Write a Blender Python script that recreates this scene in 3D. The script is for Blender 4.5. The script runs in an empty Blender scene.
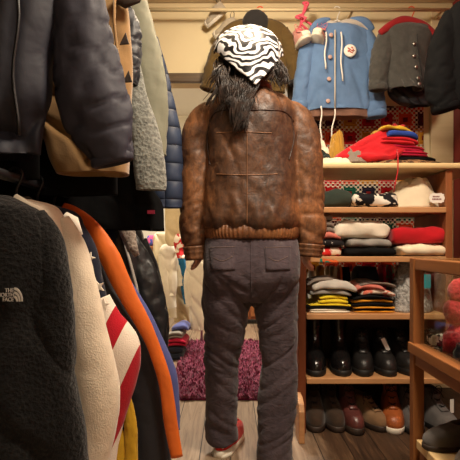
import bpy, bmesh, math, random
from mathutils import Vector, Matrix, noise, Euler
from mathutils.bvhtree import BVHTree
random.seed(7)
S = bpy.context.scene
COL = S.collection
PI = math.pi
V = Vector

# ------------------------------------------------------------------ camera, world, lights
F, X0, Y0, H = 480.0, 230.0, 245.0, 0.81      # focal length in px, principal column, horizon row, eye height
cd = bpy.data.cameras.new('camera'); cam = bpy.data.objects.new('camera', cd); COL.objects.link(cam)
cam.location = (0, 0, H); cam.rotation_euler = (PI/2, 0, 0)
cd.sensor_width = 36; cd.lens = 36*F/460; cd.shift_y = (Y0-230)/460; cd.clip_start = 0.05
S.camera = cam
w = bpy.data.worlds.new('world'); S.world = w; w.use_nodes = True
w.node_tree.nodes['Background'].inputs[0].default_value = (1.0, 0.78, 0.55, 1)
w.node_tree.nodes['Background'].inputs[1].default_value = 0.03
S.view_settings.view_transform = 'Standard'; S.view_settings.look = 'None'
S.view_settings.exposure = 0.55; S.view_settings.gamma = 1.0
S.view_settings.use_curve_mapping = False
def area(name, loc, size, power, col, rot=(0, 0, 0)):
    l = bpy.data.lights.new(name, 'AREA'); l.shape = 'DISK'; l.size = size; l.energy = power; l.color = col
    o = bpy.data.objects.new(name, l); o.location = loc; o.rotation_euler = rot; COL.objects.link(o); return o
WARM = (1.0, 0.84, 0.65)
area('front_fill_light', (0.45, -0.5, 2.14), 0.4, 10.5, WARM)  # weak fill added behind the camera, not a fixture of the room
area('ceiling_lamp_middle', (0.42, 0.95, 2.15), 0.3, 30, WARM)
bulb = bpy.data.lights.new('ceiling_bulb_shelves', 'POINT'); bulb.energy = 17; bulb.color = WARM; bulb.shadow_soft_size = .07
bo_ = bpy.data.objects.new('ceiling_bulb_shelves', bulb); bo_.location = (0.10, 1.85, 2.08); COL.objects.link(bo_)
area('ceiling_lamp_back_room', (-0.15, 3.7, 2.36), 0.5, 52, (1.0, .9, .76))

# ------------------------------------------------------------------ helpers
def U(px, py, D): return V(((px-X0)/F*D, D, H+(Y0-py)/F*D))
def lin(c):
    c /= 255.0
    return c/12.92 if c <= 0.04045 else ((c+0.055)/1.055)**2.4
def C(r, g, b): return (lin(r), lin(g), lin(b), 1)
def nz(x, y=0, z=0): return noise.noise(V((x, y, z)))
def lerp(a, b, t): return a+(b-a)*t
def sample(pts, t):
    """Catmull-Rom through tuples, t in 0..1 by index"""
    n = len(pts)-1; f = min(max(t, 0), 1)*n; i = min(int(f), n-1); u = f-i
    p0, p1, p2, p3 = pts[max(i-1, 0)], pts[i], pts[i+1], pts[min(i+2, n)]
    return tuple(0.5*((2*b)+(-a+c)*u+(2*a-5*b+4*c-d)*u*u+(-a+3*b-3*c+d)*u**3) for a, b, c, d in zip(p0, p1, p2, p3))

class MB:
    def __init__(s): s.v = []; s.f = []; s.m = []; s.mi = 0
    def face(s, *i): s.f.append(i); s.m.append(s.mi)
    def loft(s, rings, cap0=True, cap1=True, close=True):
        b = len(s.v); n = len(rings[0])
        for r in rings: s.v.extend(r)
        for i in range(len(rings)-1):
            for j in range(n if close else n-1):
                k = (j+1) % n
                s.face(b+i*n+j, b+i*n+k, b+(i+1)*n+k, b+(i+1)*n+j)
        if close and cap0: s.face(*[b+j for j in range(n)][::-1])
        if close and cap1: s.face(*[b+(len(rings)-1)*n+j for j in range(n)])
    def box(s, x0, x1, y0, y1, z0, z1):
        b = len(s.v)
        s.v.extend(V((x, y, z)) for x in (x0, x1) for y in (y0, y1) for z in (z0, z1))
        for q in ((0, 1, 3, 2), (4, 6, 7, 5), (0, 4, 5, 1), (2, 3, 7, 6), (0, 2, 6, 4), (1, 5, 7, 3)): s.face(*[b+i for i in q])
    def tube(s, pts, r, n=8, flat=1.0, up=V((0, 1, 0)), hollow=False, rfun=None):
        """pts: Vectors; r: number or list of radii; flat scales along 'up'"""
        rings = []
        for i, p in enumerate(pts):
            a = pts[max(i-1, 0)]; c = pts[min(i+1, len(pts)-1)]
            t = (c-a); t = t.normalized() if t.length > 1e-9 else V((0, 0, 1))
            u = up - t*up.dot(t)
            if u.length < 1e-3: u = V((1, 0, 0)) - t*t.x
            u.normalize(); w_ = t.cross(u)
            rr = r[i] if isinstance(r, (list, tuple)) else r
            ring = []
            for k in range(n):
                an = 2*PI*k/n
                q = rr*(1+(rfun(i/(len(pts)-1), an) if rfun else 0))
                ring.append(p+u*math.cos(an)*q*flat+w_*math.sin(an)*q)
            rings.append(ring)
        if hollow:
            e = rings[-1]; c = sum(e, V())/n
            t = (pts[-1]-pts[-2]).normalized()
            rings.append([c+(q-c)*0.82 for q in e])
            rings.append([c+(q-c)*0.72-t*min(0.05, (pts[-1]-pts[0]).length*0.5) for q in e])
        s.loft(rings)
    def ball(s, c, rx, ry, rz, n=12, m=8, fun=None):
        rings = []
        for i in range(1, m):
            th = PI*i/m
            ring = []
            for k in range(n):
                a = 2*PI*k/n
                d = V((math.sin(th)*math.cos(a), math.sin(th)*math.sin(a), math.cos(th)))
                q = 1+(fun(d) if fun else 0)
                ring.append(c+V((d.x*rx*q, d.y*ry*q, d.z*rz*q)))
            rings.append(ring)
        s.loft(rings)
    def grid(s, P, close_u=False):
        b = len(s.v); n = len(P[0])
        for r in P: s.v.extend(r)
        for i in range(len(P)-1):
            for j in range(n if close_u else n-1):
                k = (j+1) % n
                s.face(b+i*n+j, b+i*n+k, b+(i+1)*n+k, b+(i+1)*n+j)
    def build(s, name, mat, parent=None, smooth=True, bevel=0, solid=0, local=False):
        off = V((0, 0, 0))
        if parent is not None and not local: off = wpos(parent)
        me = bpy.data.meshes.new(name)
        me.from_pydata([tuple(p-off) for p in s.v], [], s.f)
        mats = mat if isinstance(mat, (list, tuple)) else [mat]
        for m_ in mats: me.materials.append(m_)
        for p, i in zip(me.polygons, s.m): p.material_index = i; p.use_smooth = smooth
        bm = bmesh.new(); bm.from_mesh(me); bmesh.ops.recalc_face_normals(bm, faces=bm.faces); bm.to_mesh(me); bm.free()
        o = bpy.data.objects.new(name, me); COL.objects.link(o)
        if parent is not None: o.parent = parent
        if bevel:
            b = o.modifiers.new('bevel', 'BEVEL'); b.width = bevel; b.segments = 2; b.limit_method = 'ANGLE'
        if solid:
            b = o.modifiers.new('thickness', 'SOLIDIFY'); b.thickness = solid; b.offset = 0
        return o
def wpos(o):
    p = V(o.location)
    while o.parent: o = o.parent; p = p+V(o.location)
    return p
def tag(o, label, cat, group=None, kind=None):
    o['label'] = label; o['category'] = cat
    if group: o['group'] = group
    if kind: o['kind'] = kind
    return o
def thing(name, label, cat, loc, group=None, rot=(0, 0, 0)):
    o = bpy.data.objects.new(name, None); o.empty_display_size = 0.05; COL.objects.link(o)
    o.location = loc; o.rotation_euler = rot
    return tag(o, label, cat, group)
def struct(name, mb, mat, bevel=0):
    o = mb.build(name, mat, None, smooth=False, bevel=bevel); o['kind'] = 'structure'; return o
def dup(root, loc, rot=None, label=None, scale=None):
    r = root.copy(); COL.objects.link(r); r.location = loc
    if rot is not None: r.rotation_euler = rot
    if scale is not None: r.scale = scale
    if label: r['label'] = label
    for ch in list(root.children):
        c = ch.copy(); COL.objects.link(c); c.parent = r
        for g in list(ch.children):
            d = g.copy(); COL.objects.link(d); d.parent = c
    return r
def remeshed(o, vox, smooth=2, disp=None):
    """union the overlapping closed lofts of o into one continuous skin"""
    m = o.modifiers.new('skin', 'REMESH'); m.mode = 'VOXEL'; m.voxel_size = vox; m.use_smooth_shade = True
    if smooth:
        q = o.modifiers.new('soft', 'SMOOTH'); q.factor = 0.5; q.iterations = smooth
    dg = bpy.context.evaluated_depsgraph_get()
    me = bpy.data.meshes.new_from_object(o.evaluated_get(dg))
    o.modifiers.clear(); o.data = me
    for p in me.polygons: p.use_smooth = True
    if disp:
        off = wpos(o)
        ns = [V(v.normal) for v in me.vertices]
        for v, n in zip(me.vertices, ns): v.co = v.co+n*disp(v.co+off, n)
    return o
def text_mb(body, size, depth=0.0006):
    cu = bpy.data.curves.new('t', 'FONT'); cu.body = body; cu.size = size; cu.extrude = depth
    o = bpy.data.objects.new('t', cu); COL.objects.link(o)
    dg = bpy.context.evaluated_depsgraph_get()
    me = bpy.data.meshes.new_from_object(o.evaluated_get(dg))
    mb = MB(); mb.v = [V(v.co) for v in me.vertices]
    for p in me.polygons: mb.face(*p.vertices)
    bpy.data.objects.remove(o); bpy.data.curves.remove(cu)
    return mb

# ------------------------------------------------------------------ materials
class NT:
    def __init__(s, name):
        s.mat = bpy.data.materials.new(name); s.mat.use_nodes = True
        s.t = s.mat.node_tree; s.b = s.t.nodes['Principled BSDF']; s._c = None
    def n(s, typ, ins=None, **kw):
        nd = s.t.nodes.new('ShaderNode'+typ)
        for k, v_ in kw.items(): setattr(nd, k, v_)
        for k, v_ in (ins or {}).items(): s.put(nd.inputs[k], v_)
        return nd
    def put(s, sock, v_):
        if isinstance(v_, bpy.types.NodeSocket): s.t.links.new(v_, sock)
        else: sock.default_value = v_
    def co(s):
        if not s._c: s._c = s.n('TexCoord').outputs['Object']
        return s._c
    def noise(s, scale, detail=3, vec=None, rough=.55, dist=0): return s.n('TexNoise', {'Vector': vec or s.co(), 'Scale': scale, 'Detail': detail, 'Roughness': rough, 'Distortion': dist}).outputs['Fac']
    def math(s, op, a, b=0.0):
        return s.n('Math', {0: a, 1: b}, operation=op).outputs[0]
    def mapr(s, scale=(1, 1, 1), rot=(0, 0, 0), loc=(0, 0, 0)): return s.n('Mapping', {'Vector': s.co(), 'Scale': scale, 'Rotation': rot, 'Location': loc}).outputs[0]
    def ramp(s, fac, stops, interp='LINEAR'):
        r = s.n('ValToRGB', {'Fac': fac}); cr = r.color_ramp; cr.interpolation = interp
        while len(cr.elements) < len(stops): cr.elements.new(0.5)
        for e, (p, c) in zip(cr.elements, stops): e.position = p; e.color = c
        return r.outputs['Color']
    def mix(s, fac, a, b, blend='MIX'):
        m = s.n('Mix', data_type='RGBA', blend_type=blend)
        s.put(m.inputs[0], fac); s.put(m.inputs[6], a); s.put(m.inputs[7], b)
        return m.outputs[2]
    def bump(s, h, strength=.3, dist=.01, prev=None):
        ins = {'Height': h, 'Strength': strength, 'Distance': dist}
        if prev: ins['Normal'] = prev
        return s.n('Bump', ins).outputs[0]
    def done(s, col, rough=.8, normal=None, spec=.3, sheen=0, metal=0, coat=0):
        s.put(s.b.inputs['Base Color'], col); s.put(s.b.inputs['Roughness'], rough)
        s.b.inputs['Specular IOR Level'].default_value = spec; s.b.inputs['Metallic'].default_value = metal
        s.b.inputs['Sheen Weight'].default_value = sheen; s.b.inputs['Coat Weight'].default_value = coat
        if normal: s.put(s.b.inputs['Normal'], normal)
        return s.mat
def shade(c, k): return (min(c[0]*k, 1), min(c[1]*k, 1), min(c[2]*k, 1), 1)
def fabric(name, col, var=.25, scale=14, rough=.9, bump=.25, fine=450, sheen=.15, spec=.2, wr=.35):
    m = NT(name)
    c = m.ramp(m.noise(scale, 4), [(.3, shade(col, 1-var)), (.7, shade(col, 1+var))])
    n1 = m.bump(m.noise(9, 3, dist=.15), wr*.7, .02)
    n2 = m.bump(m.noise(fine, 2), bump, .002, n1)
    return m.done(c, rough, n2, spec, sheen)
def fleece(name, col, col2, cell=130, bump=.9, sheen=.3):
    m = NT(name)
    v = m.n('TexVoronoi', {'Vector': m.co(), 'Scale': cell*1.5}).outputs['Distance']
    k = m.noise(cell*1.1, 5, None, .7); big = m.noise(cell*.12, 3)
    f = m.math('ADD', m.math('MULTIPLY', v, .25), m.math('ADD', m.math('MULTIPLY', k, .6), m.math('MULTIPLY', big, .2)))
    c = m.ramp(f, [(.35, col2), (.72, col)])
    return m.done(c, .95, m.bump(f, bump, .01), .1, sheen)
def plain(name, col, rough=.5, spec=.4, metal=0, coat=0): return NT(name).done(col, rough, None, spec, 0, metal, coat)
def wood(name, c1, c2, axis='X', scale=1.0, rough=.45, spec=.4):
    m = NT(name)
    sc = {'X': (1.2, 14, 14), 'Y': (14, 1.2, 14), 'Z': (14, 14, 1.2)}[axis]
    vec = m.mapr(tuple(q*scale for q in sc))
    f = m.noise(2.2, 5, vec, .6, .8)
    c = m.ramp(f, [(.25, c1), (.75, c2)])
    return m.done(c, rough, m.bump(f, .15, .004), spec)
def leather(name, col, rough=.35, spec=.5, var=.3):
    m = NT(name)
    c = m.ramp(m.noise(22, 4), [(.3, shade(col, 1-var)), (.7, shade(col, 1+var))])
    v = m.n('TexVoronoi', {'Vector': m.co(), 'Scale': 260}).outputs['Distance']
    n1 = m.bump(m.noise(30, 3, dist=.5), .3, .01)
    return m.done(c, rough, m.bump(v, .15, .002, n1), spec)
def pattern2(name, c1, c2, scale, thr=.5, dist=.6, rough=.85):
    m = NT(name)
    f = m.noise(scale, 2, None, .5, dist)
    return m.done(m.ramp(f, [(thr-.02, c1), (thr+.02, c2)]), rough, m.bump(m.noise(300), .2, .002), .2)

BLACK = C(15, 15, 17)
M = {}
# wall, ceiling
m = NT('cream_plaster'); f = m.noise(3, 4)
M['cream'] = m.done(m.ramp(f, [(.3, C(228, 210, 168)), (.7, C(236, 219, 178))]), .75, m.bump(m.noise(60), .05, .003), .25)
M['white_wall'] = plain('white_plaster', C(244, 239, 226), .8, .2)
m = NT('ceiling_board'); f = m.noise(6, 4, m.mapr((1, 8, 1)))
M['ceil'] = m.done(m.ramp(f, [(.3, C(214, 194, 160)), (.7, C(226, 208, 176))]), .7)
M['red_wall'] = fabric('red_painted_wall', C(128, 34, 26), .12, 5, .7, .05, wr=.05)
M['dark_wall'] = plain('dark_wall', C(38, 32, 28), .9, .1)
M['trimdark'] = wood('dark_trim', C(74, 58, 42), C(110, 90, 66), 'X')
M['trimcream'] = wood('cream_trim', C(214, 194, 150), C(226, 206, 164), 'X', rough=.5)
# floor planks run away from the camera
m = NT('worn_planks')
sep = m.n('SeparateXYZ', {0: m.co()})
px_ = m.math('MULTIPLY', sep.outputs[0], 1/0.118)
cell = m.math('FLOOR', px_); fr = m.math('FRACT', px_)
wn = m.n('TexWhiteNoise', {'W': cell}, noise_dimensions='1D').outputs['Value']
vec = m.n('CombineXYZ', {0: m.math('MULTIPLY', sep.outputs[0], 26.0), 1: m.math('ADD', m.math('MULTIPLY', sep.outputs[1], 1.5), m.math('MULTIPLY', wn, 37.0)), 2: wn}).outputs[0]
g = m.noise(1.6, 6, vec, .65, 1.2)
g2 = m.noise(2.6, 5, None, .6, .6)
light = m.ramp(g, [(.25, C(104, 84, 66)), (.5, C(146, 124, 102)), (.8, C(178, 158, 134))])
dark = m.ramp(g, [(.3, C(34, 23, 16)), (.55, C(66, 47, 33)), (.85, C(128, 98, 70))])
wear_shade = m.math('ADD', m.math('MULTIPLY', m.math('SUBTRACT', sep.outputs[0], .30), 9.0), m.math('MULTIPLY', m.math('SUBTRACT', g2, .5), 4.0))  # right boards darker: stained and worn, with the shelf's shadow partly in the colour
wear_shade = m.math('MINIMUM', m.math('MAXIMUM', m.math('ADD', wear_shade, .3), 0.0), 1.0)
c = m.mix(wear_shade, light, dark)
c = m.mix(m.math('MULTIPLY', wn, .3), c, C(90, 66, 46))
gap = m.math('LESS_THAN', fr, .03)
c = m.mix(gap, c, C(26, 18, 12))
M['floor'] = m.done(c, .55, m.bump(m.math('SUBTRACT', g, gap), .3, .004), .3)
M['pine'] = wood('pine_shelf', C(168, 118, 74), C(196, 150, 104), 'X')
M['pale'] = wood('pale_shelf', C(206, 178, 128), C(224, 200, 152), 'X')
M['panel'] = wood('side_panel_wood', C(122, 70, 38), C(156, 96, 54), 'Z')
M['redpanel'] = wood('red_brown_wood', C(96, 48, 26), C(128, 68, 38), 'Z')
M['cab'] = wood('cabinet_wood', C(122, 72, 36), C(152, 97, 52), 'Z', .7)
M['cabh'] = wood('cabinet_wood_rail', C(122, 72, 36), C(152, 97, 52), 'Y', .7)
M['plank'] = wood('bare_pale_plank', C(212, 178, 122), C(230, 200, 150), 'Y', .6)
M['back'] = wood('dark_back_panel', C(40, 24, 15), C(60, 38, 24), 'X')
M['metal'] = plain('steel', C(190, 188, 182), .3, .5, 1)
M['blackmetal'] = plain('black_metal', C(24, 24, 26), .35, .5)
M['white'] = plain('white_plastic', C(235, 230, 220), .5)
M['orange_pl'] = plain('orange_plastic', C(226, 84, 40), .4)
M['skin'] = NT('skin'); _m = M['skin']; _m.b.inputs['Subsurface Weight'].default_value = .05
M['skin'] = _m.done(_m.ramp(_m.noise(30, 3), [(.3, C(205, 150, 128)), (.7, C(222, 170, 148))]), .5)
# glass: thin clear pane
m = NT('clear_glass'); gl = m.n('BsdfGlossy', {'Roughness': .03}); tr = m.n('BsdfTransparent', {'Color': (.94, .97, .95, 1)})
mx = m.n('MixShader', {0: .07, 1: tr.outputs[0], 2: gl.outputs[0]})
m.t.links.new(mx.outputs[0], m.t.nodes['Material Output'].inputs[0]); M['glass'] = m.mat
# distressed brown leather
m = NT('distressed_brown_leather')
f1 = m.noise(6, 4, None, .55, .4); f2 = m.noise(70, 5, m.mapr((1, 1, .6)), .7, .6)
q = m.n('SeparateXYZ', {0: m.co()})
f = m.math('ADD', m.math('MULTIPLY', f1, .5), m.math('MULTIPLY', f2, .5))
side = m.math('ABSOLUTE', m.math('ADD', q.outputs[0], .002))            # rubbed sleeves and yoke
wear_ = m.math('MULTIPLY', m.math('SUBTRACT', side, .125), 3.2)
wear_ = m.math('MINIMUM', m.math('MAXIMUM', wear_, 0.0), .13)
yoke = m.math('MINIMUM', m.math('MAXIMUM', m.math('MULTIPLY', m.math('SUBTRACT', q.outputs[2], 1.285), 6.0), 0.0), .13)
f = m.math('ADD', f, m.math('MAXIMUM', wear_, yoke))
c = m.ramp(f, [(.32, C(38, 26, 21)), (.46, C(68, 48, 37)), (.60, C(98, 66, 44)), (.78, C(152, 100, 60))])
n1 = m.bump(m.noise(32, 4, None, .6, 1.0), .22, .01)
vv = m.n('TexVoronoi', {'Vector': m.co(), 'Scale': 230}).outputs['Distance']
M['leather'] = m.done(c, m.ramp(f, [(.3, (.36,)*3+(1,)), (.7, (.55,)*3+(1,))]), m.bump(vv, .12, .002, n1), .45)
m = NT('worn_tan_leather')
f = m.math('ADD', m.math('MULTIPLY', m.noise(14, 5), .5), m.math('MULTIPLY', m.noise(80, 4, None, .65, .8), .5))
c = m.ramp(f, [(.3, C(66, 40, 26)), (.5, C(116, 74, 44)), (.72, C(160, 108, 64))])
M['tanleather'] = m.done(c, .45, m.bump(m.noise(120, 3), .3, .004), .45)
# trousers
m = NT('faded_brown_cotton')
f = m.math('ADD', m.math('MULTIPLY', m.noise(7, 4), .6), m.math('MULTIPLY', m.noise(60, 4, m.mapr((1, 1, .4))), .4))
c = m.ramp(f, [(.3, C(56, 48, 53)), (.55, C(76, 66, 71)), (.78, C(98, 87, 91))])
n1 = m.bump(m.noise(24, 4, m.mapr((1, 1, 1.8)), .55, .8), .45, .012)
M['trouser'] = m.done(c, .9, m.bump(m.noise(500, 2), .25, .002, n1), .15, .15)
# zebra scarf
m = NT('zebra_print')
q = m.n('SeparateXYZ', {0: m.co()})
ax = m.math('ABSOLUTE', m.math('SUBTRACT', q.outputs[0], -.01))
wob = m.math('MULTIPLY', m.math('SUBTRACT', m.noise(12, 1), .5), .15)
wob2 = m.math('MULTIPLY', m.math('SUBTRACT', m.noise(34, 1), .5), .022)
ph = m.math('ADD', m.math('ADD', m.math('SUBTRACT', q.outputs[2], m.math('MULTIPLY', ax, .35)), wob), wob2)
wv = m.math('ADD', m.math('MULTIPLY', m.math('SINE', m.math('MULTIPLY', ph, 205.0)), .5), .5)
M['zebra'] = m.done(m.ramp(wv, [(.42, C(22, 22, 26)), (.54, C(238, 238, 240))]), .55, m.bump(m.noise(30, 3), .3, .01), .35)
# hair
m = NT('black_wavy_hair')
M['hair'] = m.done(m.ramp(m.noise(40, 3), [(.35, C(22, 17, 15)), (.7, C(62, 48, 40))]), .5, None, .5)
# crochet squares
m = NT('crochet_squares')
sp = m.n('SeparateXYZ', {0: m.co()})
ux = m.math('MULTIPLY', sp.outputs[0], 1/.105); uz = m.math('MULTIPLY', sp.outputs[2], 1/.105)
cellv = m.n('CombineXYZ', {0: m.math('FLOOR', ux), 1: m.math('FLOOR', uz), 2: 3.0}).outputs[0]
rnd = m.n('TexWhiteNoise', {'Vector': cellv}, noise_dimensions='3D').outputs['Value']
rnd2 = m.n('TexWhiteNoise', {'Vector': cellv}, noise_dimensions='3D').outputs['Color']
cA = m.ramp(rnd, [(0, C(168, 24, 30)), (.25, C(70, 24, 44)), (.4, C(206, 70, 40)), (.55, C(30, 84, 66)), (.68, C(196, 30, 44)), (.82, C(190, 130, 40)), (.92, C(34, 30, 44))], 'CONSTANT')
fx = m.math('ABSOLUTE', m.math('SUBTRACT', m.math('FRACT', ux), .5)); fz = m.math('ABSOLUTE', m.math('SUBTRACT', m.math('FRACT', uz), .5))
rr = m.math('MAXIMUM', fx, fz)
ring = m.math('SINE', m.math('MULTIPLY', rr, 40.0))
dots = m.n('TexChecker', {'Vector': m.co(), 'Scale': 76.0, 'Color1': (1, 1, 1, 1), 'Color2': (0, 0, 0, 1)}).outputs['Fac']
edge = m.math('GREATER_THAN', rr, .33)
wd = m.math('MULTIPLY', dots, edge)
c = m.mix(wd, cA, C(214, 200, 180))
cen = m.math('LESS_THAN', rr, .12)
c = m.mix(cen, c, C(110, 30, 30))
M['crochet'] = m.done(c, .9, m.bump(m.math('ADD', ring, dots), .5, .006), .1)

# ------------------------------------------------------------------ setting
LX, RX, YW, CZ = -1.05, 1.27, 2.75, 2.19
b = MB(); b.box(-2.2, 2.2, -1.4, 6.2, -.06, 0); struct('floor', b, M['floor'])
b = MB(); b.box(-2.2, 2.2, -1.4, YW+.12, CZ, CZ+.06); struct('ceiling', b, M['ceil'])
b = MB(); b.box(-2.2, 2.2, YW+.12, 6.2, 2.4, 2.46); struct('ceiling_back_room', b, M['white_wall'])
b = MB(); b.box(LX-.08, LX, -1.4, YW, 0, CZ); struct('wall_left', b, M['dark_wall'])
b = MB(); b.box(RX, RX+.08, -1.4, YW, 0, CZ); struct('wall_right', b, M['red_wall'])
b = MB(); b.box(-2.2, 2.2, -1.48, -1.4, 0, CZ); struct('wall_front', b, M['cream'])
b = MB(); b.box(.36, RX+.08, YW, YW+.1, 0, CZ); b.box(LX-.08, .36, YW, YW+.1, 1.74, CZ); b.box(LX-.08, -.62, YW, YW+.1, 0, 1.74)
struct('wall_back', b, M['cream'])
b = MB(); b.box(-2.2, 2.2, 5.9, 6.0, 0, 2.4); b.box(-2.2, -2.1, YW+.1, 5.9, 0, 2.4); b.box(2.1, 2.2, YW+.1, 5.9, 0, 2.4)
b.box(-2.2, -1.0, YW+.02, YW+.1, 0, 2.4); b.box(RX, 2.2, YW+.02, YW+.1, 0, 2.4); b.box(-1.2, RX, YW+.1, YW+.12, CZ, 2.4); struct('wall_back_room', b, M['white_wall'])
b = MB(); b.box(LX, .36, YW-.03, YW-.001, 1.735, 1.765); b.box(LX, .36, YW-.018, YW-.001, 1.765, 1.79); struct('trim_1', b, M['trimdark'], .003)
b = MB(); b.box(LX, RX, YW-.015, YW-.001, CZ-.028, CZ-.001); struct('trim_2', b, M['trimcream'], .004)
b = MB(); b.box(1.14, RX-.002, YW-.03, YW-.001, 0, CZ-.03); struct('trim_3', b, M['trimcream'], .004)
# door lining
b = MB(); b.box(.33, .36, YW-.01, YW+.11, 0, 1.735); struct('trim_4', b, M['trimdark'], .003)

# wall rail that the jackets hang from
def rail_thing(name, label, p0, p1, r, mat, brackets, bdir):
    t = thing(name, label, 'rail', p0)
    b = MB(); b.tube([V(p0), V(p1)], r, 10, up=V((0, 0, 1))); b.build('bar', mat, t)
    for k in brackets:
        q = V(p0).lerp(V(p1), k); b = MB(); b.tube([q, q+V(bdir)], r*.8, 8, up=V((1, 0, 0)) if abs(bdir[0]) < .01 else V((0, 1, 0))); b.build('bracket', mat, t)
    return t
RZ = .81+(245-10)/F*2.62
rail_thing('wall_rail', 'slim cream rail along the top of the cream wall holding the jackets', (-.7, 2.62, RZ), (RX-.01, 2.62, RZ), .009, M['trimcream'], (.05, .45, .7, .95), (0, .13, 0))

# ------------------------------------------------------------------ garments
def ring_at(cx, cy, z, hw, th, n, seed, amp, e=.75, back=1.0):
    r = []
    amp = amp*1.25
    for k in range(n):
        a = 2*PI*k/n
        ca, sa = math.cos(a), math.sin(a)
        x = hw*math.copysign(abs(ca)**e, ca); y = th*math.copysign(abs(sa)**e, sa)*(back if sa > 0 else 1)
        d = amp*(nz(x*9+seed, z*1.7, seed+(2 if sa > 0 else 0))+.6*nz(x*21+seed, z*4.5, seed*2)-.9*max(0, 1-abs(nz(x*6+z*4+seed, z*3.5-x*2, seed))*5)**2)
        r.append(V((cx+x+amp*.5*nz(z*8, seed, ca*2), cy+y+d*abs(sa)**.4*math.copysign(1, sa), z)))
    return r
def body_mb(D, prof, th, amp=.018, seed=1., n=80, rows=60, mb=None):
    """prof rows: (py, px_left, px_right[, thickness factor])"""
    prof = [p if len(p) == 4 else (*p, 1.0) for p in prof]
    rings = []
    for i in range(rows+1):
        t = i/rows
        py, pl, pr, k = sample(prof, t)
        a, c = U(pl, py, D), U(pr, py, D)
        hw = max((c.x-a.x)/2, .01)
        rings.append(ring_at((a.x+c.x)/2, D, a.z, hw, th*k, n, seed, amp*min(1, .25+t)))
    last = rings[-1]; cc = sum(last, V())/n
    for q in last: q.z += amp*.7*nz(q.x*11, seed, 5)
    rings.append([cc+(q-cc)*.9 for q in last]); rings.append([cc+(q-cc)*.8+V((0, 0, .06)) for q in last])
    mb = mb or MB(); mb.loft(rings); return mb
def sleeve_mb(D, path, flat=.8, amp=.12, seed=3., n=32, rows=60, ringy=1.0, mb=None):
    """path rows: (px, py, r_px[, depth offset])"""
    path = [p if len(p) == 4 else (*p, 0.0) for p in path]
    pts, rs = [], []
    for i in range(rows+1):
        px, py, r, dd = sample(path, i/rows); pts.append(U(px, py, D+dd)); rs.append(r/F*D)
    def rf(t, a): return amp*(nz(math.cos(a)*1.3+seed, math.sin(a)*1.3, t*5*ringy)+.5*nz(math.cos(a)*2.5, math.sin(a)*2.5+seed, t*14*ringy)-1.0*max(0, 1-abs(nz(math.cos(a)*1.1+seed*1.7, math.sin(a)*1.1, t*7*ringy+math.cos(a)*.7))*5)**2)
    mb = mb or MB(); mb.tube(pts, rs, n, flat, V((0, 1, 0)), True, rf); return mb
def end_of(D, path, k=1.0):
    p = [q if len(q) == 4 else (*q, 0.0) for q in path]
    return p[-1], p[-2]
def cuff_mb(D, path, h=6, grow=1.06, flat=.8):
    e, p = end_of(D, path); a = U(e[0], e[1], D+e[3]); d = (U(p[0], p[1], D+p[3])-a).normalized(); L = h/F*D; r = e[2]/F*D*grow
    mb = MB(); mb.tube([a+d*L, a+d*L*.66, a+d*L*.33, a, a-d*.004], [r*.98, r*1.03, r*1.03, r, r*.9], 22, flat, V((0, 1, 0)), True); return mb
GN = [0]
def garment(name, label, cat, D, mat, body=None, th=.06, sleeves=(), cuff=None, group=None, amp=.018, samp=.12, flat=.8, smat=None, hem=None, cuffh=6, sflat=None):
    GN[0] += 1; seed = GN[0]*3.7
    p = body[-1] if body else (sleeves[0][-1][1], sleeves[0][-1][0], sleeves[0][-1][0])
    t = thing(name, label, cat, U((p[1]+p[2])/2, p[0], D), group)
    if body: body_mb(D, body, th, amp, seed).build('body', mat, t)
    for k, s in enumerate(sleeves):
        sleeve_mb(D, s, sflat or flat, samp, seed+k).build('sleeve', smat or mat, t)
        if cuff: cuff_mb(D, s, cuffh, flat=sflat or flat).build('cuff', cuff, t)
    return t
def line_mb(pts, r, n=6): b = MB(); b.tube(pts, r, n); return b
def hanger(label, top, width, drop, mat, group=None, tilt=0, bar=True, r=.0045):
    """top: Vector at the rail; hook over it, two sloping arms and a bar"""
    t = thing('clothes_hanger', label, 'hanger', top, group)
    hk = [top+V((.018*math.cos(a), 0, .018*math.sin(a)-.006)) for a in [PI*1.15-PI*1.25*i/10 for i in range(11)]]
    hk += [top+V((.004, 0, -.04)), top+V((0, 0, -.065))]
    line_mb(hk, r*.7).build('hook', mat, t)
    a = top+V((0, 0, -.062)); wd = width/2
    l = a+V((-wd, 0, -drop-tilt*wd)); rr = a+V((wd, 0, -drop+tilt*wd))
    pts = [l, l.lerp(a, .5)+V((0, 0, .008)), a, rr.lerp(a, .5)+V((0, 0, .008)), rr]
    line_mb(pts, r).build('shoulder_bar', mat, t)
    if bar: line_mb([l, rr], r*.8).build('trouser_bar', mat, t)
    return t
def disc_mb(c, r, thick=.003, n=14, nrm=V((0, -1, 0))):
    b = MB(); b.tube([c, c+nrm*thick*.6, c+nrm*thick], [r, r, r*.8], n, up=V((0, 0, 1))); return b

# ---- materials for clothes
M['charcoal'] = fabric('charcoal_nylon', C(36, 37, 47), .1, 5, .6, .08, 300, 0, .35, .4)
M['charcoal2'] = fabric('charcoal_brown_nylon', C(48, 47, 57), .1, 5, .65, .08, 300, 0, .3, .35)
M['camel'] = fabric('camel_wool', C(142, 110, 70), .12, 10, .95, .3, 350, .3)
M['darkbrown'] = leather('dark_brown_leather', C(48, 34, 26), .5)
M['sherpa'] = fleece('grey_sherpa', C(156, 158, 150), C(92, 94, 90), 62, 1.0)
M['olive'] = fabric('sage_cotton', C(128, 128, 110), .08, 6, .7, .15, 300, .1, .3, .5)
m = NT('navy_quilting'); q = m.n('SeparateXYZ', {0: m.co()})
zz = m.math('ABSOLUTE', m.math('SINE', m.math('MULTIPLY', q.outputs[2], 48.0)))
xx = m.math('ABSOLUTE', m.math('SINE', m.math('MULTIPLY', q.outputs[0], 48.0)))
hh = m.math('POWER', m.math('MULTIPLY', zz, xx), .4)
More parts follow.
